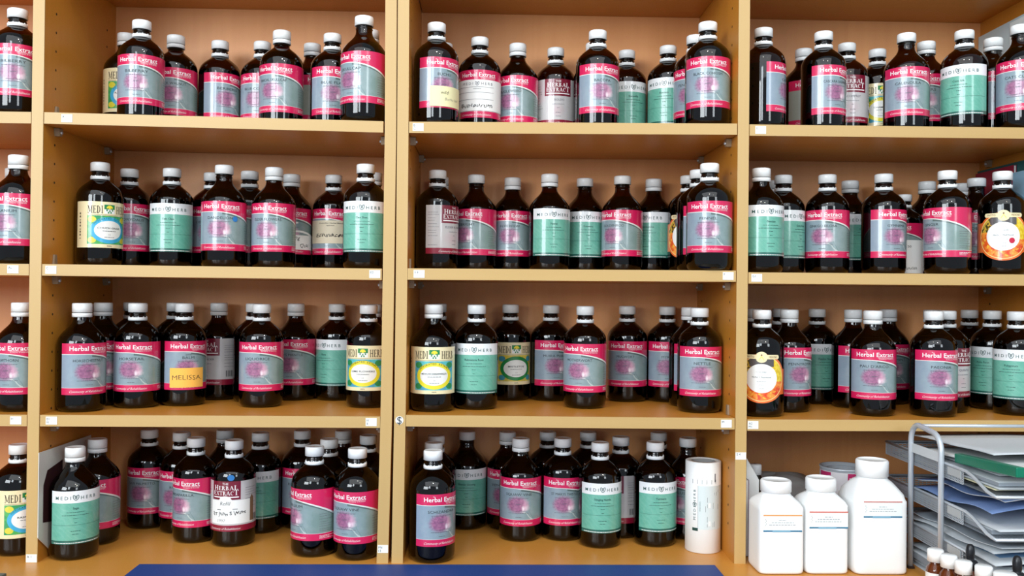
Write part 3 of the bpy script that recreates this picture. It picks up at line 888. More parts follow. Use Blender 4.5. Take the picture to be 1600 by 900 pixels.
        script_line(g, 30.2, white_ink)
        if kind == 'Rj':
            g.strip(-27, 48, 40, 79, paper_white, off=.75)
            g.disc(0, 79, 11, paper_white, b=7, off=.72)
            g.text('Refill', 6, 0, 71, pen_ink, off=1.1, shear=.2, bold=-.01)
            g.text('ST John S Wort', 5.6, 6, 55, pen_ink, off=1.1, width=56, wob=1.1, rot=.05, bold=.01)
            small_lines(g, -25, -14, (72,), ink_soft, rnd, .6); small_lines(g, 14, 38, (72,), ink_soft, rnd, .6)
            g.strip(-14, -7, 63, 64, ink, off=1.1); g.strip(12, 20, 64, 65, ink, off=1.1)
            g.text('1997', 5, -6, 43, ink_soft, off=1.1, bold=-.015, shear=.1)
            g.strip(42, 50, 42, 80, brown_card, off=.95); g.poly([(42, 80), (50, 80), (46, 86)], brown_card, .95)
    elif K == 'O':
        n = 40; sl = g.slot(m_orange)
        for i in range(-40, 44, 2):           # rounded outline sticking out of a wide strap
            def hv(u): 
                q = max(0, 1 - (u / 43.0) ** 2) ** .5
                return max(63 + 40 * q, 86 if u < 0 else 78), min(63 - 40 * q, 37)
            a, b2 = i, min(44, i + 2); (t0, l0), (t1, l1) = hv(a), hv(b2)
            g.f.append([len(g.v) + k for k in range(4)]); g.v += [g.P(a, l0, .35), g.P(b2, l1, .35), g.P(b2, t1, .35), g.P(a, t0, .35)]
            g.uv.append([(a / 100, l0 / 100), (b2 / 100, l1 / 100), (b2 / 100, t1 / 100), (a / 100, t0 / 100)]); g.mi.append(sl); g.sm.append(True)
        g.strip(-60, -40, 37, 86, m_orange)
        g.strip(-26, 26, 94.5, 101.5, banner_mat, off=.7); g.disc(-26, 98, 3.5, banner_mat, off=.7); g.disc(26, 98, 3.5, banner_mat, off=.7); g.disc(0, 97.5, 10, banner_mat, b=9, off=.8)
        g.text('PHYTO', 3.0, -18, 96.6, yellow_ink if False else brown_card, off=1.0, width=13); g.text('MEDICINE', 3.0, 18, 96.6, brown_card, off=1.0, width=13)
        g.disc(0, 101, 1.3, brown_card, off=1.0); g.line([(-4, 93), (0, 99), (4, 93)], .8, yellow_ink, 1.0)
        g.text('1:1 to order', 2.3, 0, 72.5, ink_soft); g.text('Herbal + Nutritional', 2.5, 0, 64, ink, width=30)
        for v, w in ((57.5, 14), (52, 8), (46.5, 8)): small_lines(g, -w / 2, w / 2, (v,), ink_soft, rnd, .6, 0)
        if kind == 'Or': g.disc(12.5, 56, 4.6, red_dot, off=1.0)
    return g.mesh('label')

# ------------------------------------------------------------------ bottles
MM = .001
def prof(pts): return [(r * MM, z * MM) for r, z in pts]
PROFILE = {
 'r': [(0, 2), (25, 1.2), (28, 0), (31.5, .9), (34.4, 3.2), (36, 7), (RB, 13), (RB, 60), (RB, 114), (36.3, 118.5), (35, 123), (32.6, 127.6), (29, 132), (24.6, 136), (20, 139.6), (16.4, 142.6), (14.0, 144.6), (13.3, 146), (13.2, 155), (12.6, 156), (12.6, 172.5), (11, 173)],
 's': [(0, 2), (25, 1.2), (28, 0), (31.5, .9), (34.4, 3.2), (36, 7), (RB, 13), (RB, 60), (RB, 109), (36.2, 113), (34.8, 117.5), (32.2, 122), (28.8, 126.5), (24.6, 131), (20.2, 135.4), (16.6, 139.6), (14.2, 144), (13.3, 148.5), (13.2, 155), (12.6, 156), (12.6, 172.5), (11, 173)]}
body_me = {}
for k, pf in PROFILE.items():
    g = G(); g.lathe(prof(pf), glass, 48)
    # moulded thread turns and neck bead
    for zz in (156.6, 160, 164): g.lathe(prof([(12.6, zz - .9), (13.5, zz), (12.6, zz + .9)]), glass, 32)
    g.lathe(prof([(13.2, 152.6), (14.2, 153.6), (13.2, 154.6)]), glass, 32)
    body_me[k] = g.mesh('glass_body')
cap_me, ring_me = {}, {}
g = G(); g.lathe(prof([(14.3, 158.8), (15.0, 158.8), (15.1, 171.2), (14.6, 173.2), (13.2, 174), (12.6, 173.6), (0, 173.6)]), cap_mat, 72, rib=.00022)
g.lathe(prof([(14.3, 158.4), (13.7, 158.4), (13.7, 171)]), cap_mat, 36); cap_me['cap'] = g.mesh('cap')
g = G(); g.lathe(prof([(13.9, 145.0), (15.2, 145.0), (15.3, 149.9), (14.5, 150.5), (13.5, 150.5), (13.5, 145.2)]), cap_mat, 48)
for i in range(10):
    a = 2 * PI * i / 10; g.box(14.2 * MM * math.cos(a) - .0006, 14.2 * MM * math.sin(a) - .0006, .1504, 14.2 * MM * math.cos(a) + .0006, 14.2 * MM * math.sin(a) + .0006, .1514, cap_mat)
ring_me['o'] = g.mesh('seal_ring')
g = G(); g.lathe(prof([(13.9, 151.4), (15.25, 151.4), (15.3, 157.0), (14.9, 157.8), (13.6, 157.8), (13.6, 151.6)]), cap_mat, 48); ring_me['c'] = g.mesh('seal_ring')
liq_me = {}
def liquid(shape, level):
    if (shape, level) in liq_me: return liq_me[(shape, level)]
    pts = [(0, 3.2)]
    for r, z in PROFILE[shape][4:]:
        if z >= level: break
        pts.append((r - 1.6, max(z, 3.2)))
    pr, pz = PROFILE[shape][0], None
    last = [p for p in PROFILE[shape] if p[1] >= level][0]
    prev = [p for p in PROFILE[shape] if p[1] < level][-1]
    t = (level - prev[1]) / (last[1] - prev[1]); rl = prev[0] + (last[0] - prev[0]) * t - 1.6
    pts += [(rl, level), (0, level)]
    g = G(); g.lathe(prof(pts), liquid_mat, 40); liq_me[(shape, level)] = g.mesh('liquid')
    return liq_me[(shape, level)]

ROWN = {1: 'top shelf', 2: 'second shelf', 3: 'third shelf', 4: 'worktop'}
BAYN = {0: 'far left bay', 1: 'left bay', 2: 'middle bay', 3: 'right bay'}
READ = {'Black Cohosh', 'Blue Cohosh', 'Buchu', 'Boldo', 'Bacopa', 'Cascara Sagrada', 'Comfrey', 'Calendula', 'Blue Flag', 'Skullcap', 'Couch Grass',
        'Dandelion', 'Elder Flowers', 'Dong Quai', 'Echinacea', 'Elder Flower', 'Feverfew', 'Ginkgo Biloba', 'Gymnema', 'Ginger', 'Horsechestnut', 'Horsetail',
        'Lemon Balm', 'Liquorice', 'Ladys Mantle', 'Lime Flowers', 'Mexican Sarsaparilla', 'Rehmannia Root', 'Mistletoe', 'Muira Puama', 'Motherwort', 'Mugwort',
        'Nettle', 'Pennyroyal', "Pau d'Arco", 'Paeonia', 'Sarsaparilla', 'Squaw Vine', 'Schizandra', 'St Marys Thistle', 'Bupleurum', 'Hawthorn', 'Sage', 'Saw Palmetto'}
STYLE = {'H': 'pink', 'Hg': 'pink and grey', 'Hm': 'pink-edged white', 'Hs': 'pink', 'He': 'pink', 'Hw': 'pink', 'M': 'teal and white', 'Yg': 'cream, green and blue',
         'Yb': 'cream and blue', 'Yc': 'cream', 'Yy': 'cream and gold', 'R': 'maroon square', 'Rg': 'maroon square', 'Rj': 'maroon square', 'O': 'round orange', 'Or': 'round orange', 'N': ''}
LEVELS = [128, 132, 136, 140, 124]
LOW = {('Calendula', 3): 66, ('Skullcap', 1): 92, ('Corn Silk', 3): 60, ('Boldo', 2): 84, ('Comfrey', 3): 70, ('Buchu', 2): 104, ('Clivers', 3): 100, ('Boswellia', 2): 96,
       ('Berberis', 1): 118, ('Geranium', 0): 100, ('Rehmannia Root', 2): 112, ('Kava', 1): 30, ('Dan Shen', 1): 108, ('Catnip', 3): 110, ('Fumitory', 2): 116}

def is_read(b):
    if b[4] == 'M' and b[8] not in ('Rehmannia Root', 'Sage'): return False
    if b[8] == 'Fennel' and b[4] == 'M': return False
    return b[8] in READ or b[4] == 'Rj'

def describe(i):
    b = BOTTLES[i]; row, bay, x, y, kind, ring, shape, rot, name = b
    where = '%s of %s' % (ROWN[row], BAYN[bay]) if row != 4 else 'worktop in %s' % BAYN[bay]
    st = STYLE.get(kind, 'pink')
    if kind == 'Ho': return 'amber bottle with orange note reading MELISSA on third shelf of left bay'
    if kind == 'Rj': return 'amber bottle with handwritten St Johns Wort sticker and blue dot on worktop'
    if kind == 'Hm': return 'amber bottle with handwritten Bupleurum on white label, top shelf'
    if kind == 'Or': return 'amber bottle with round orange label and crimson dot sticker, second shelf'
    if kind == 'Hw': return 'small amber bottle with white sticker, shorter than its neighbours, second shelf'
    if kind == 'O' and row == 3: return 'amber bottle with round orange fruit label on third shelf beside post'
    if kind == 'He': return 'amber bottle with beige handwritten Echinacea sticker on second shelf'
    if kind == 'Hs': return 'amber bottle with handwritten Dong Quai sticker on second shelf'
    if name == 'Buchu': return 'amber bottle with pink Buchu label and cream paper note, top shelf'
    if name == 'Dandelion': return 'amber bottle with pink Dandelion label and small blue dot, second shelf'
    if is_read(b): return 'amber bottle with %s %s label, %s' % (st, name, where)
    # otherwise by its look and the named bottle nearest to it
    best = None
    for j, c in enumerate(BOTTLES):
        if j != i and c[0] == row and c[1] == bay and is_read(c):
            d = math.hypot(c[2] - x, (c[3] - y))
            if best is None or d < best[0]: best = (d, c)
    if best is None:
        side = 'at the back' if y > .16 else 'at the front'
        return 'amber bottle with %s label %s, %s' % ((st or 'hidden').replace('cream, green and blue', 'cream green'), side, where)
    c = best[1]; vx = (c[2] / (c[3] + DIST) - x / (y + DIST)) * DIST
    if abs(vx) < .045 and y > c[3] + .03: rel = 'behind'
    elif vx > 0: rel = 'left of' if y < c[3] + .05 else 'behind and left of'
    else: rel = 'right of' if y < c[3] + .05 else 'behind and right of'
    n = best[0]
    far = 'just ' if n < .095 else ('farther ' if n > .19 else '')
    st = st.replace('cream, green and blue', 'cream green').replace('teal and white', 'teal')
    cap = 'white-capped bottle' if not st else '%s label bottle' % st
    nm = {'Rj': 'St Johns Wort'}.get(c[4], c[8])
    out = '%s %s%s %s, %s' % (cap, far, rel, nm, where.replace(' of ', ', '))
    if len(out.split()) > 13: out = out.replace(' and right of', ' right of').replace(' and left of', ' left of').replace(' bottle ', ' ', 1)
    return out

note_meshes = {}
def note_mesh(kind):
    g = LabelG()
    if kind == 'melissa':
        g.strip(-30, 27, 32, 65, note_orange, off=1.5)
        g.text('MELISSA.', 8.0, -1.5, 45, pen_ink, off=1.8, width=48, wob=.5, bold=-.012)
    elif kind == 'buchu':
        g.strip(-24, 40, 30, 63, note_cream, off=1.5)
        g.text('wild', 5.5, 0, 50, pen_ink, off=1.8, bold=-.01, shear=.2); g.text('Buchu leaf', 4.5, 14, 40, ink_soft, off=1.8, bold=-.015, shear=.2)
    return g.mesh('paper_note')

def place_bottle(i):
    row, bay, x, y, kind, ring, shape, rot, name = BOTTLES[i]
    nm = '' if name == '-' else name
    z = shelf_height(row, bay, x)
    root = empty('medicine_bottle', (x, y, z + (.0006 if row < 4 else .0003)), 0)
    view = math.atan2(x, y + DIST)
    root.rotation_euler = (0, 0, -view + math.radians(rot))
    small = kind == 'Hw'
    if small: root.scale = (.9, .9, .83)
    link('glass_body', body_me[shape], root)
    link('cap', cap_me['cap'], root)
    if ring in ring_me: link('seal_ring', ring_me[ring], root)
    lv = LOW.get((name, bay)) or LEVELS[(i * 7) % 5]
    link('liquid', liquid(shape, lv), root)
    if kind != 'N':
        link('label', make_label({'Yc': 'Yb', 'Ho': 'H', 'Rg': 'R'}.get(kind, kind), nm, i), root)
    if kind == 'Ho':
        o = link('paper_note', note_mesh('melissa'), root); o['label'] = 'orange sticky note reading MELISSA'
    if name == 'Buchu':
        o = link('paper_note', note_mesh('buchu'), root); o['label'] = 'cream sticky note'
    if name == 'Dandelion':
        g = LabelG(); g.disc(25, 81, 4.6, blue_dot, off=1.0); o = g.obj('dot_sticker', root); o['label'] = 'blue dot sticker'
    if kind == 'Rj':
        g = LabelG(); g.disc(9, 116.5, 6.0, blue_dot, off=.4, b=5); o = g.obj('dot_sticker', root); o['label'] = 'blue dot sticker'
    tag(root, describe(i), 'bottle', 'amber herb bottles on the shelves')
    return root
roots = [place_bottle(i) for i in range(len(BOTTLES))]
# tell apart any that still read alike, from left to right
seen = {}
for r in roots: seen.setdefault(r['label'], []).append(r)
for lab, rs in seen.items():
    if len(rs) > 1:
        rs.sort(key=lambda r: r.location.x / (r.location.y + DIST))
        words = ['leftmost', 'second from left', 'third from left', 'fourth from left', 'fifth from left']
        if len(rs) == 2: words = ['the left one', 'the right one']
        for w, r in zip(words, rs): r['label'] = lab + ', ' + w

# ------------------------------------------------------------------ paper label roll
def label_roll():
    x, y = 0.3680, 0.081
    root = empty('label_roll', (x, y, ZT + .0003)); root.rotation_euler = (0, 0, -math.atan2(x, y + DIST))
    tag(root, 'upright white roll of printed bottle labels beside the right post of middle bay', 'roll')
    g = G(); R0, R1, H = .0295, .0205, .150
    g.lathe([(R1, 0), (R0 - .001, 0), (R0, .0008), (R0, H - .0008), (R0 - .001, H), (R1, H), (R1, 0)], paper_white, 56)
    g.obj('paper_roll', root)
    g = G(); g.lathe([(R1 - .0018, .001), (R1 - .0001, .001), (R1 - .0001, H - .001), (R1 - .0018, H - .001), (R1 - .0018, .001)], plain('card_core', srgb(150, 150, 150), .8), 40); g.obj('card_core', root)
    # print, running up the roll
    g = LabelG(); k = R0 * 1000
    def P(u, v, off): 
        r = (k + off) / 1000; a = u / k
        return (r * math.sin(a), -r * math.cos(a), v / 1000)
    g.P = P
    pale = plain('pale_print_panel', srgb(212, 224, 224), .5)
    g.strip(-8, 40, 40, 112, pale, off=.15)
    g.strip(-8.4, -8, 40, 112, ink_soft, off=.2); g.strip(-18, -8, 37, 42, plain('dark_green_block', srgb(22, 62, 54), .5), off=.25)
    g.text('M E D I', 4.2, -12, 66, ink_teal, off=.3, rot=PI / 2, width=22)
    g.text('H E R B', 4.2, -12, 94, ink_teal, off=.3, rot=PI / 2, width=22)
    shield(g, -13.8, 80, 3.4, ink_teal, off=.3)
    g.text('herbal extract', 2.0, -4, 78, ink_teal, off=.3, rot=PI / 2)
    g.strip(9, 13, 76, 84, paper_white, off=.3); g.strip(9, 13, 46, 54, paper_white, off=.3)
    rnd = random.Random(4)
    for u in (4, 7, 17, 20, 24, 28): 
        v = 44
        while v < 104: L = rnd.uniform(4, 10); g.strip(u, u + .5, v, v + L, ink_soft if rnd.random() > .6 else pale, off=.3); v += L + 3
    for u in (-18, -10, -2, 6, 14, 22): g.strip(u, u + .7, 115, 122, ink_soft, off=.15)
    g.strip(20, 22, 118, 132, ink_soft, off=.15)
    g.obj('label_print', root)
label_roll()

# ------------------------------------------------------------------ white plastic tubs
tub_mat = plain('white_hdpe', srgb(246, 248, 248), .36)
tub_ink = plain('pale_grey_ink', srgb(150, 160, 166), .5)
tub_cap = plain('white_tub_cap', srgb(244, 246, 246), .3)
def tub(x, y, hx, hy, hb, hn, rn, H, top_col, lv, label, lab_dx=0.0, full=0.0):
    root = empty('plastic_tub', (x, y, ZT + .0003)); tag(root, label, 'tub', 'white square tubs of powder')
    def mixs(k, pw): return (hx * (1 - k) + rn * k, hy * (1 - k) + rn * k, pw)
    dz = hn - hb
    g = G(); g.loft([(0, hx - .004, hy - .004, 8), (.0012, hx - .0012, hy - .0012, 8), (.004, hx, hy, 8), (.010, hx, hy, 8), (hb - .006, hx, hy, 8), (hb - .001, hx - .0002, hy - .0002, 8), (hb + .0012, hx - .0016, hy - .0016, 7.5),
        (hb + dz * .3, *mixs(.28 - full, 6)), (hb + dz * .6, *mixs(.62 - full * 1.2, 4)), (hb + dz * .88, *mixs(.93 - full, 2.6)), (hn, rn * .97, rn * .97, 2), (hn + .004, rn * .92, rn * .92, 2)], tub_mat, 96)
    g.obj('tub_body', root)
    g = G(); pf = [(rn - .002, hn + .0042), (rn, hn + .0045), (rn + .0002, H - .003), (rn - .001, H - .0008), (rn - .0025, H), (rn - .004, H - .0002), (rn - .0046, H - .0012), (0, H - .0012)]
    g.lathe(pf, tub_cap, 90, rib=.00018); g.obj('screw_cap', root)
    g = G(); yy = -hy - .0003; w = .030; z1, z0 = lv
    g.box(lab_dx - w, yy, z0, lab_dx + w, yy + .0006, z1, plain('tub_label_paper', srgb(236, 244, 244), .5))
    f = yy - .0002
    def q(a, b, c, d, m, e=0.0): g.face([(lab_dx + a, f - e, b), (lab_dx + c, f - e, b), (lab_dx + c, f - e, d), (lab_dx + a, f - e, d)], m)
    q(-w, z1 - .0018, w, z1, plain('label_top_rule', top_col, .5)); q(-w, z0, w, z0 + .0022, plain('label_blue_rule', srgb(20, 110, 150), .5))
    q(-.016, z0 - .0004, .012, z0 + .0018, plain('label_pale_rule', srgb(120, 176, 204), .5), .0002)
    rnd = random.Random(int(x * 999))
    for zz, ww in ((z1 - .009, .006), (z1 - .0125, .017), (z1 - .016, .021)):
        a = -ww
        while a < ww: L = rnd.uniform(.002, .005); q(a, zz, min(ww, a + L), zz + .0009, tub_ink); a += L + .0011
    for k in range(5): q(-w + .003 + (k % 2) * .0012, z1 - .008 - k * .0022, -w + .0036 + (k % 2) * .0012, z1 - .0066 - k * .0022, ink_soft)
    g.obj('label', root)
tub(.4575, -.0230, .0352, .0340, .102, .117, .0235, .1395, srgb(226, 150, 70), (.092, .066), 'smallest white square tub with orange-lined label, nearest the post')
tub(.5293, -.0215, .0330, .0340, .106, .119, .0230, .1430, srgb(206, 96, 80), (.097, .071), 'middle white square tub with red-lined label, between the other two')
tub(.6125, -.0180, .0418, .0400, .113, .141, .0245, .1710, srgb(196, 110, 100), (.1135, .0885), 'tallest white square tub with red-lined label, beside the paper tray', full=.12)

# ------------------------------------------------------------------ tin behind the tubs
def tin():
    x, y = .622, .120
    root = empty('tin', (x, y, ZT + .0003)); root.rotation_euler = (0, 0, -math.atan2(x, y + DIST))
    tag(root, 'open silver tin with pink and white label behind the tallest tub', 'tin')
    R, H = .038, .134; g = G()
    g.lathe([(0, .001), (R - .001, .001), (R, 0), (R + .0008, .001), (R, .003), (R, H - .004), (R + .0012, H - .002), (R + .001, H), (R - .002, H), (R - .0025, H - .006), (R - .009, H - .007), (R - .010, H - .0045), (R - .013, H - .0045), (R - .014, H - .012), (0, H - .012)], metal, 60)
    g.obj('can', root)
    g = LabelG(); k = R * 1000
    def P(u, v, off): 
        r = (k + off) / 1000; a = u / k
        return (r * math.sin(a), -r * math.cos(a), v / 1000)
    g.P = P
    wp = plain('tin_label_white', srgb(220, 216, 220), .4); pk = plain('tin_label_pink', srgb(186, 44, 100), .4)
    g.strip(-115, 115, 6, 128, wp, off=.2)
    g.strip(-46, -20, 86, 127, pk, off=.4); g.strip(8, 44, 96, 127, pk, off=.4); g.disc(-22, 100, 14, wp, b=22, off=.5)
    g.text('HI', 12, 18, 108, white_ink, off=.6); g.strip(-40, 40, 60, 62, pk, off=.4)
    g.obj('label', root)
tin()

def jar():
    root = empty('jar', (.4635, .105, ZT + .0003)); tag(root, 'small dark jar with grey-white lid behind the smallest tub', 'jar')
    g = G(); g.lathe([(0, .001), (.017, 0), (.018, .002), (.018, .105), (.016, .113), (.0095, .120), (.0092, .132)], plain('dark_jar_glass', (.02, .014, .01, 1), .12), 36); g.obj('jar_body', root)
    g = G(); g.lathe([(.0098, .122), (.0105, .1222), (.0106, .137), (.0098, .139), (0, .139)], cap_mat, 48, rib=.0002); g.obj('cap', root)
jar()

def bag():
    g = G(); n, m = 36, 18; rnd = random.Random(3); s = g.slot(plain('grey_plastic_bag', srgb(150, 146, 142), .4)); b = len(g.v)
    for j in range(m + 1):
        ph = PI * j / m
        for i in range(n):
            a = 2 * PI * i / n
            k = 1 + .05 * math.sin(5 * a + 2 * j) + .04 * math.sin(9 * a - 1.4 * j) + .03 * math.sin(3 * ph * 3 + a)
            x = .085 * math.copysign(abs(math.cos(a)) ** .7, math.cos(a)) * math.sin(ph) ** .6 * k
            y = .036 * math.copysign(abs(math.sin(a)) ** .7, math.sin(a)) * math.sin(ph) ** .6 * k
            z = .052 - .052 * math.copysign(abs(math.cos(ph)) ** .75, math.cos(ph)) * (1 + (.05 * math.sin(4 * a) if ph > 2 else 0))
            g.v.append((x, y, z))
    for j in range(m):
        for i in range(n):
            q = [b + j * n + i, b + j * n + (i + 1) % n, b + (j + 1) * n + (i + 1) % n, b + (j + 1) * n + i]
            g.f.append(q); g.mi.append(s); g.uv.append([(0, 0)] * 4); g.sm.append(True)
    o = g.obj('plastic_bag', None, (.53, .200, ZT + .0005)); tag(o, 'grey crumpled plastic bag lying behind the white tubs', 'bag')
bag()

# ------------------------------------------------------------------ booklets and folders along the side walls
def upright_booklet(name, x, y0, y1, z0, h, th, cover, label, cat='booklet', group=None, extra=None):
    """closed booklet standing on its edge along a side wall: cover and page block"""
    root = empty(name, (x, y0, z0)); tag(root, label, cat, group)
    g = G(); L = y1 - y0
    g.box(-th / 2, 0, 0, -th / 2 + .0005, L, h, cover); g.box(th / 2 - .0005, 0, 0, th / 2, L, h, cover); g.box(-th / 2, L - .0004, 0, th / 2, L, h, cover)
    if extra: extra(g, -th / 2 - .0003, L, h)
    g.obj('cover', root)
    g = G(); g.box(-th / 2 + .0006, .001, .001, th / 2 - .0006, L - .001, h - .001, paper_white); g.obj('pages', root)
    return root
zt1 = shelf_height(1, 3, .93) + .0004; zt2 = shelf_height(2, 3, .93) + .0004
GB = 'booklets standing against the right side wall'
upright_booklet('booklet', .9382, .085, .262, zt1, .222, .005, plain('pale_blue_cover', srgb(196, 216, 222), .4), 'pale blue-grey booklet standing against the right wall on top shelf', group=GB)
upright_booklet('booklet', .9322, .012, .150, zt1, .215, .005, plain('white_cover', srgb(226, 236, 236), .4), 'whiter booklet in front of the pale blue one on top shelf', group=GB)
upright_booklet('booklet', .9382, .06, .262, zt2, .2025, .005, plain('teal_cover', srgb(22, 96, 98), .4), 'teal booklet standing against the right wall on second shelf', group=GB)
upright_booklet('booklet', .9322, .135, .258, zt2, .197, .005, plain('crimson_cover', srgb(160, 30, 66), .4), 'crimson booklet beside the teal one on second shelf', group=GB)
upright_booklet('booklet', .9268, .045, .130, zt2, .182, .004, plain('sky_blue_cover', srgb(150, 196, 222), .4), 'light blue booklet at the right end of second shelf', group=GB)

def leaflet():
    root = empty('leaflet', (XA + TH + .0025, -.006, ZT + .0003)); tag(root, 'white leaflet with dark photo leaning on left post behind Sage bottle', 'leaflet')
    out = [(0, .040), (0, .172), (.178, .172), (.178, 0), (.052, 0)]
    def slab(x0, x1, pts, m, name):
        g = G(); n = len(pts)
        a = [(x0 + (q[0] * .01), q[0], q[1]) for q in pts]; b = [(x1 + (q[0] * .01), q[0], q[1]) for q in pts]
        g.face(b, m); g.face(a[::-1], m)
        for i in range(n): g.face([a[i], a[(i + 1) % n], b[(i + 1) % n], b[i]][::-1], m)
        return g.obj(name, root)
    slab(0, .0012, out, plain('leaflet_grey_white', srgb(206, 204, 196), .5), 'sheet')
    slab(.0013, .0016, [(.014, .060), (.014, .118), (.026, .140), (.075, .148), (.075, .05)], plain('leaflet_photo', srgb(54, 26, 30), .45), 'printed_photo')
leaflet()

root = upright_booklet('magazine', .4300, .036, .225, ZT + .0003, .126, .005, plain('purple_cover', srgb(128, 52, 120), .35), 'purple and orange magazine standing against the post behind the smallest tub', 'magazine',
    extra=None)
g = G(); g.box(.0026, .0005, .001, .0029, .12, .045, plain('orange_cover_band', srgb(206, 104, 50), .4)); g.obj('cover_print', root)
root = empty('folded_card', (.4345, .012, ZT + .0003)); tag(root, 'white folded card tucked between the post and the smallest tub', 'card')
g = G()
g.face([(0, .045, 0), (.021, .045, 0), (.021, .045, .122), (0, .045, .158)], paper_white)
g.face([(0, .046, 0), (.021, .046, 0), (.021, .046, .122), (0, .046, .158)][::-1], paper_white)
g.face([(0, .045, .158), (.021, .045, .122), (.021, .046, .122), (0, .046, .158)], paper_white)
g.obj('card_leaf', root)

# ------------------------------------------------------------------ letter tray with its papers
TX0, TX1, TY0, TY1 = .680, .918, -.250, .080
def mesh_panel(g, o, ax, ay, nx, ny, m, r=.0007):
    """expanded-metal sheet: crossing flat bars"""
    o, ax, ay = Vector(o), Vector(ax), Vector(ay); nrm = ax.cross(ay).normalized()
    def bar(p, q):
        d = (q - p).normalized(); w = nrm.cross(d) * r
        g.face([p - w, q - w, q + w, p + w], m)
        g.face([p - w - nrm * .0006, p + w - nrm * .0006, q + w - nrm * .0006, q - w - nrm * .0006], m)
    for i in range(nx + 1): bar(o + ax * i / nx, o + ax * i / nx + ay)
    for j in range(ny + 1): bar(o + ay * j / ny, o + ay * j / ny + ax)
TIER = (.050, .106, .163)        # floor heights of the three trays
def letter_tray():
    root = empty('letter_tray', (TX0, TY0, ZT)); tag(root, 'silver mesh three-tier letter tray full of papers', 'letter tray')
    def L(p): return (p[0] - TX0, p[1] - TY0, p[2])
    frame_m = metal
    for x in (TX0 - .006, TX1 + .002):
        yb, yf, ht = -.020, -.114, .231
        pts = [(x, yb, .004), (x, yb, ht - .028)]
        for k in range(1, 7): a = PI / 2 * k / 6; pts.append((x, yb - .026 * (1 - math.cos(a)), ht - .028 + .026 * math.sin(a)))
        for k in range(7): a = PI / 2 * k / 6; pts.append((x, yf + .026 - .026 * math.sin(a), ht - .030 + .026 * math.cos(a) - .002))
        pts.append((x, yf, .004))
        g = G(); g.tube([L(p) for p in pts], .0042, frame_m, 12)
        g.box(*L((x - .005, yf - .005, 0)), *L((x + .005, yf + .005, .004)), m=dark_hole); g.box(*L((x - .005, yb - .005, 0)), *L((x + .005, yb + .005, .004)), m=dark_hole)
        g.obj('side_frame', root)
        g = G(); g.box(*L((x - .001, yf + .003, .184)), *L((x + .001, yb - .003, .198)), m=plain('pale_plate', srgb(206, 214, 218), .4)); g.obj('name_plate', root)
    g = G(); g.tube([L((TX0 - .004, -.036, .2275)), L((TX1 + .002, -.036, .2275))], .0026, frame_m, 10); g.obj('cross_bar', root)
    for z in TIER:
        g = G(); H = .020
        mesh_panel(g, L((TX0, TY0 + .006, z)), (0, TY1 - TY0 - .006, 0), (TX1 - TX0, 0, 0), 64, 34, frame_m)
        for x in (TX0, TX1):
            mesh_panel(g, L((x, -.165, z)), (0, TY1 + .165, 0), (0, 0, H), 60, 6, frame_m)
        mesh_panel(g, L((TX0, TY1, z)), (TX1 - TX0, 0, 0), (0, 0, H), 34, 6, frame_m)
        rim = [(TX0, TY0 + .004, z), (TX0, TY0 + .012, z + .001), (TX0, -.225, z + .003), (TX0, -.190, z + .016), (TX0, -.172, z + H), (TX0, TY1, z + H), (TX1, TY1, z + H), (TX1, -.172, z + H), (TX1, -.190, z + .016), (TX1, -.225, z + .003), (TX1, TY0 + .012, z + .001), (TX1, TY0 + .004, z)]
        g.tube([L(p) for p in rim], .0024, frame_m, 8, closed=True)
        o = g.obj('tray', root)
        g = G(); g.box(*L((TX0 - .0022, -.160, z + .007)), *L((TX0 - .0006, -.125, z + .018)), m=plain('tray_tab', srgb(170, 176, 178), .5)); g.obj('index_tab', root)
letter_tray()

def sheet(name, x0, x1, y0, y1, z, cols, label, cat, bend=.004, slope=0.0, th=.0008, group='papers in the letter tray', wav=0.0, ph=0.0, printed=None, droop=0.0):
    """a bent sheet of real thickness lying in the tray"""
    y0 = -.25 + (y0 + .178) * .873; y1 = -.25 + (y1 + .178) * .873
    g = G(); nx, ny = 10, 20
    def h(x, y):
        s = (x - x0) / (x1 - x0); t = (y - y0) / (y1 - y0)
        return z + bend * math.sin(PI * s) * .6 + slope * (1 - t) + wav * math.sin(3.3 * t * PI + ph) * .5 + wav * .4 * math.sin(2 * PI * s + 3 * t + ph) - droop * max(0, .35 - t) ** 2 * 8
    cx, cy = (x0 + x1) / 2, (y0 + y1) / 2
    top, sid = cols
    for dz, flip in ((th, False), (0, True)):
        b = len(g.v); s = g.slot(top if not flip else sid)
        for j in range(ny + 1):
            for i in range(nx + 1):
                x = x0 + (x1 - x0) * i / nx; y = y0 + (y1 - y0) * j / ny
                g.v.append((x - cx, y - cy, h(x, y) + dz - z))
        for j in range(ny):
            for i in range(nx):
                q = [b + j * (nx + 1) + i, b + j * (nx + 1) + i + 1, b + (j + 1) * (nx + 1) + i + 1, b + (j + 1) * (nx + 1) + i]
                m = s
                if printed and not flip and 1 <= i < nx - 1 and 2 <= j < ny - 3: m = g.slot(printed)
                g.f.append(q[::-1] if flip else q); g.mi.append(m); g.uv.append([(0, 0)] * 4); g.sm.append(True)
    N = (nx + 1) * (ny + 1); s = g.slot(sid)
    per = [i for i in range(nx + 1)] + [j * (nx + 1) + nx for j in range(1, ny + 1)] + [ny * (nx + 1) + i for i in range(nx - 1, -1, -1)] + [j * (nx + 1) for j in range(ny - 1, 0, -1)]
    for a, b2 in zip(per, per[1:] + per[:1]):
        g.f.append([a, b2, b2 + N, a + N][::-1]); g.mi.append(s); g.uv.append([(0, 0)] * 4); g.sm.append(False)
    o = g.obj(name, None, (cx, cy, z)); tag(o, label, cat, group)
    return o
pw = plain('sheet_white', srgb(196, 202, 206), .6); pc = plain('sheet_cream', srgb(226, 222, 186), .6); pb = plain('sheet_lavender', srgb(112, 138, 186), .4)
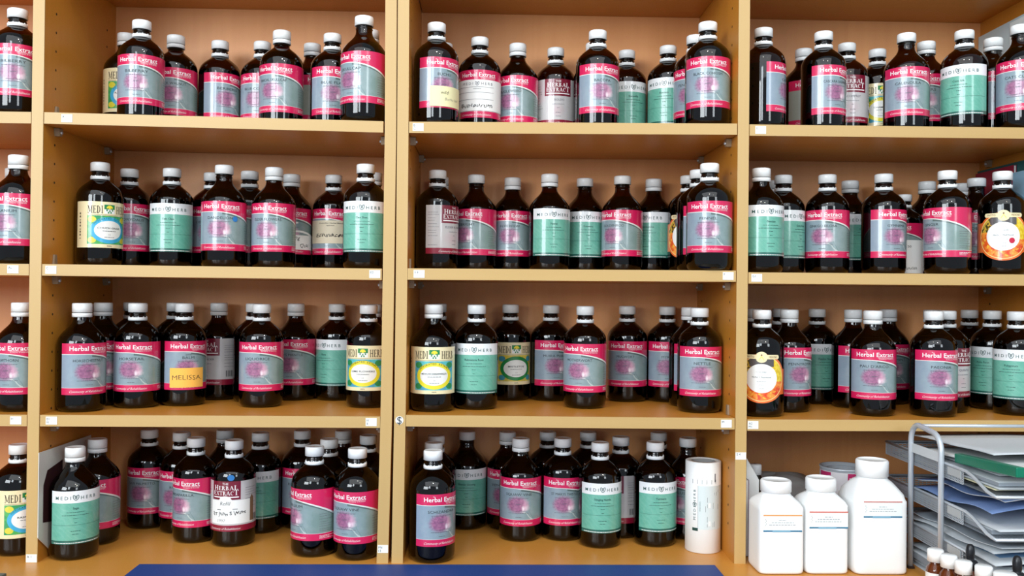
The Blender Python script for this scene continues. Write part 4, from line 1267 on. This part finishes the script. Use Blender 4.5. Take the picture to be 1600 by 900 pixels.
pg = plain('sheet_grey', srgb(140, 148, 156), .6); pn = plain('print_navy', srgb(40, 56, 96), .35); pr = plain('print_plum', srgb(110, 60, 70), .4); pt = plain('print_sky', srgb(120, 160, 200), .4); pk2 = plain('sheet_black', srgb(22, 26, 26), .4)
A, Bx = TX0 + .006, TX1 - .006
Z3, Z2, Z1 = ZT + TIER[2] + .002, ZT + TIER[1] + .002, ZT + TIER[0] + .002
# top tray
sheet('folder', A, Bx, -.10, .190, Z3, (pk2, pk2), 'black folder lowest in the top tray', 'folder', .001, 0, .002)
sheet('paper_sheet', A, Bx, -.160, .150, Z3 + .0035, (pc, pc), 'cream sheet sticking out of the top tray', 'paper', .001, .001)
sheet('paper_sheet', A, Bx - .01, -.170, .140, Z3 + .0062, (pw, pg), 'white sheet above the cream one in top tray', 'paper', .001, .001)
sheet('paper_stack', A + .004, Bx, -.16, .160, Z3 + .0090, (pw, pg), 'stack of white papers under the green-spined folder', 'paper', .001, .001, .005)
sheet('paper_sheet', A + .02, Bx, -.13, .150, Z3 + .0160, (pw, pw), 'white sheet directly under the green-spined folder', 'paper', .001, .003, .001)
sheet('paper_sheet', A + .012, Bx, -.13, .150, ZT + .2020, (pw, pw), 'topmost white sheet lying over the green-spined folder', 'paper', .003, .010, .001, wav=.0015)
def report():
    root = empty('report_cover', (A + .002, -.128, ZT + .193)); tag(root, 'clear report cover with green spine on the top tray', 'folder', 'papers in the letter tray')
    root.rotation_euler = (-.059, 0, 0)
    g = G(); g.box(-.002, -.153, -.006, .010, .0, .0075, plain('green_plastic', srgb(0, 112, 84), .3)); bevel(g.obj('spine', root), .0015)
    g = G(); g.box(.004, -.150, .0000, .205, .10, .003, plain('report_pages', srgb(224, 226, 224), .5)); g.obj('pages', root)
report()
# middle tray
sheet('paper_stack', A, Bx, -.150, .170, Z2, (pw, pg), 'stack of papers lowest in the middle tray', 'paper', .001, 0, .006)
sheet('paper_sheet', A, Bx, -.172, .130, Z2 + .0075, (pw, pw), 'white sheet near the top of the middle tray', 'paper', .002, .001)
sheet('brochure', A, Bx, -.150, .140, Z2 + .0115, (pb, pb), 'lavender blue brochure bulging on the middle tray', 'brochure', .016, .016, .001, wav=.006)
sheet('paper_sheet', A + .01, Bx, -.165, .120, Z2 + .0305, (pb, pw), 'bluish glossy sheet on top of the middle tray', 'paper', .014, .012, .001, wav=.006, ph=.8)
# bottom tray
sheet('brochure', A, Bx, -.155, .165, Z1, (pw, pg), 'white-edged brochure lowest in the bottom tray', 'brochure', .001, 0, .004, printed=pr)
sheet('brochure', A, Bx, -.168, .150, Z1 + .0055, (pw, pw), 'navy printed brochure in the bottom tray', 'brochure', .003, .002, .001, printed=pn)
sheet('brochure', A, Bx - .008, -.160, .140, Z1 + .0115, (pw, pw), 'sky blue printed brochure in the bottom tray', 'brochure', .006, .004, .001, printed=pt, wav=.003)
sheet('brochure', A + .003, Bx, -.150, .150, Z1 + .0205, (pw, pw), 'plum printed brochure on top in the bottom tray', 'brochure', .009, .006, .001, printed=pr, wav=.004, ph=1.0)
sheet('paper_sheet', A + .006, Bx, -.165, .120, Z1 + .031, (pg, pw), 'grey-white curling sheet topmost in the bottom tray', 'paper', .007, .006, .001, wav=.004, ph=2)
# on the worktop under the tray
sheet('paper_sheet', TX0 + .008, TX1, -.10, .17, ZT + .0006, (pw, pw), 'white sheet on the worktop under the letter tray', 'paper', .001, 0, .001)
sheet('brochure', TX0 + .010, TX1 - .004, -.12, .14, ZT + .0055, (pw, pg), 'dark printed brochure under the letter tray', 'brochure', .002, 0, .001, printed=pk2)
sheet('paper_stack', TX0 + .004, TX1 - .004, -.10, .16, ZT + .012, (pw, pg), 'grey-edged stack of papers below the bottom tray', 'paper', .003, .002, .010, wav=.002)
sheet('brochure', TX0 + .006, TX1 - .004, -.13, .13, ZT + .030, (pw, pg), 'blue printed brochure on the stack below the bottom tray', 'brochure', .004, .003, .001, printed=pt, wav=.002)

# ------------------------------------------------------------------ dropper bottles in front
small_amber = plain('small_amber_glass', srgb(96, 44, 14), .08)
def small_bottle(x, y, label, dropper=False, big=False, lab=True):
    root = empty('dropper_bottle', (x, y, ZT + .0003)); tag(root, label, 'bottle', 'small amber bottles at the right front')
    root.rotation_euler = (0, 0, -math.atan2(x, y + DIST))
    k = 1.30 if big else 1.0; R = .0125 * k
    g = G(); g.lathe([(0, .001), (R - .001, 0), (R, .0015), (R, .049), (R - .0012, .0535), (R - .0045, .0575), (.0072 * k, .0595), (.0070 * k, .066), (0, .066)], small_amber, 36); g.obj('glass_body', root)
    if lab:
        g = G(); n = 24
        for i in range(n):
            a0 = -1.9 + 3.8 * i / n; a1 = -1.9 + 3.8 * (i + 1) / n; r = R + .0003
            g.face([(r * math.sin(a0), -r * math.cos(a0), .006), (r * math.sin(a1), -r * math.cos(a1), .006), (r * math.sin(a1), -r * math.cos(a1), .047), (r * math.sin(a0), -r * math.cos(a0), .047)], paper_white, smooth=True)
        g.obj('label', root)
    if dropper:
        dm = plain('black_rubber', srgb(22, 24, 28), .35)
        g = G(); g.lathe([(.0072, .060), (.0092, .060), (.0092, .070), (.0080, .0715), (.0055, .0720), (.0050, .073), (.0056, .076), (.0058, .085), (.0050, .090), (.0030, .0930), (0, .0936)], dm, 36); g.obj('dropper_bulb', root)
    else:
        c = .0105 * k
        g = G(); g.lathe([(c - .001, .0615), (c, .0616), (c + .0001, .0765), (c - .0012, .078), (0, .078)], cap_mat, 48, rib=.0002); g.obj('cap', root)
small_bottle(.6275, -.190, 'small amber bottle with white cap, nearest the tallest tub')
small_bottle(.6320, -.2170, 'small amber bottle with white cap, second from the tallest tub')
small_bottle(.6375, -.2440, 'small amber bottle with white cap, third from the tallest tub')
small_bottle(.6598, -.2200, 'small bottle with black dropper beside white-capped bottles, left one', True)
small_bottle(.6530, -.2650, 'small bottle with white cap just left of the largest-capped one')
small_bottle(.6640, -.2950, 'wide small bottle with large white cap between the two droppers', big=True)
small_bottle(.6920, -.2740, 'small bottle with black dropper at the right edge', True)

# ------------------------------------------------------------------ desk pad and the dark box at the left front
g = G(); g.box(-.534, -.340, ZT + .0002, .364, -.0155, ZT + .0032, plain('blue_desk_mat', srgb(28, 62, 128), .55))
bevel(tag(g.obj('desk_mat'), 'long dark blue desk mat along the front of the bookcases', 'desk mat'), .001)
root = empty('card_box', (-.80, -.14, ZT + .0003)); tag(root, 'flat dark grey box with white paper on it at lower left', 'box')
g = G(); g.box(-.10, -.09, 0, .098, .060, .009, plain('dark_grey_box', srgb(84, 90, 86), .5)); bevel(g.obj('box_body', root), .0012)
g = G(); g.box(-.09, -.085, .0092, .045, .046, .0105, paper_white); g.obj('paper_cover', root)
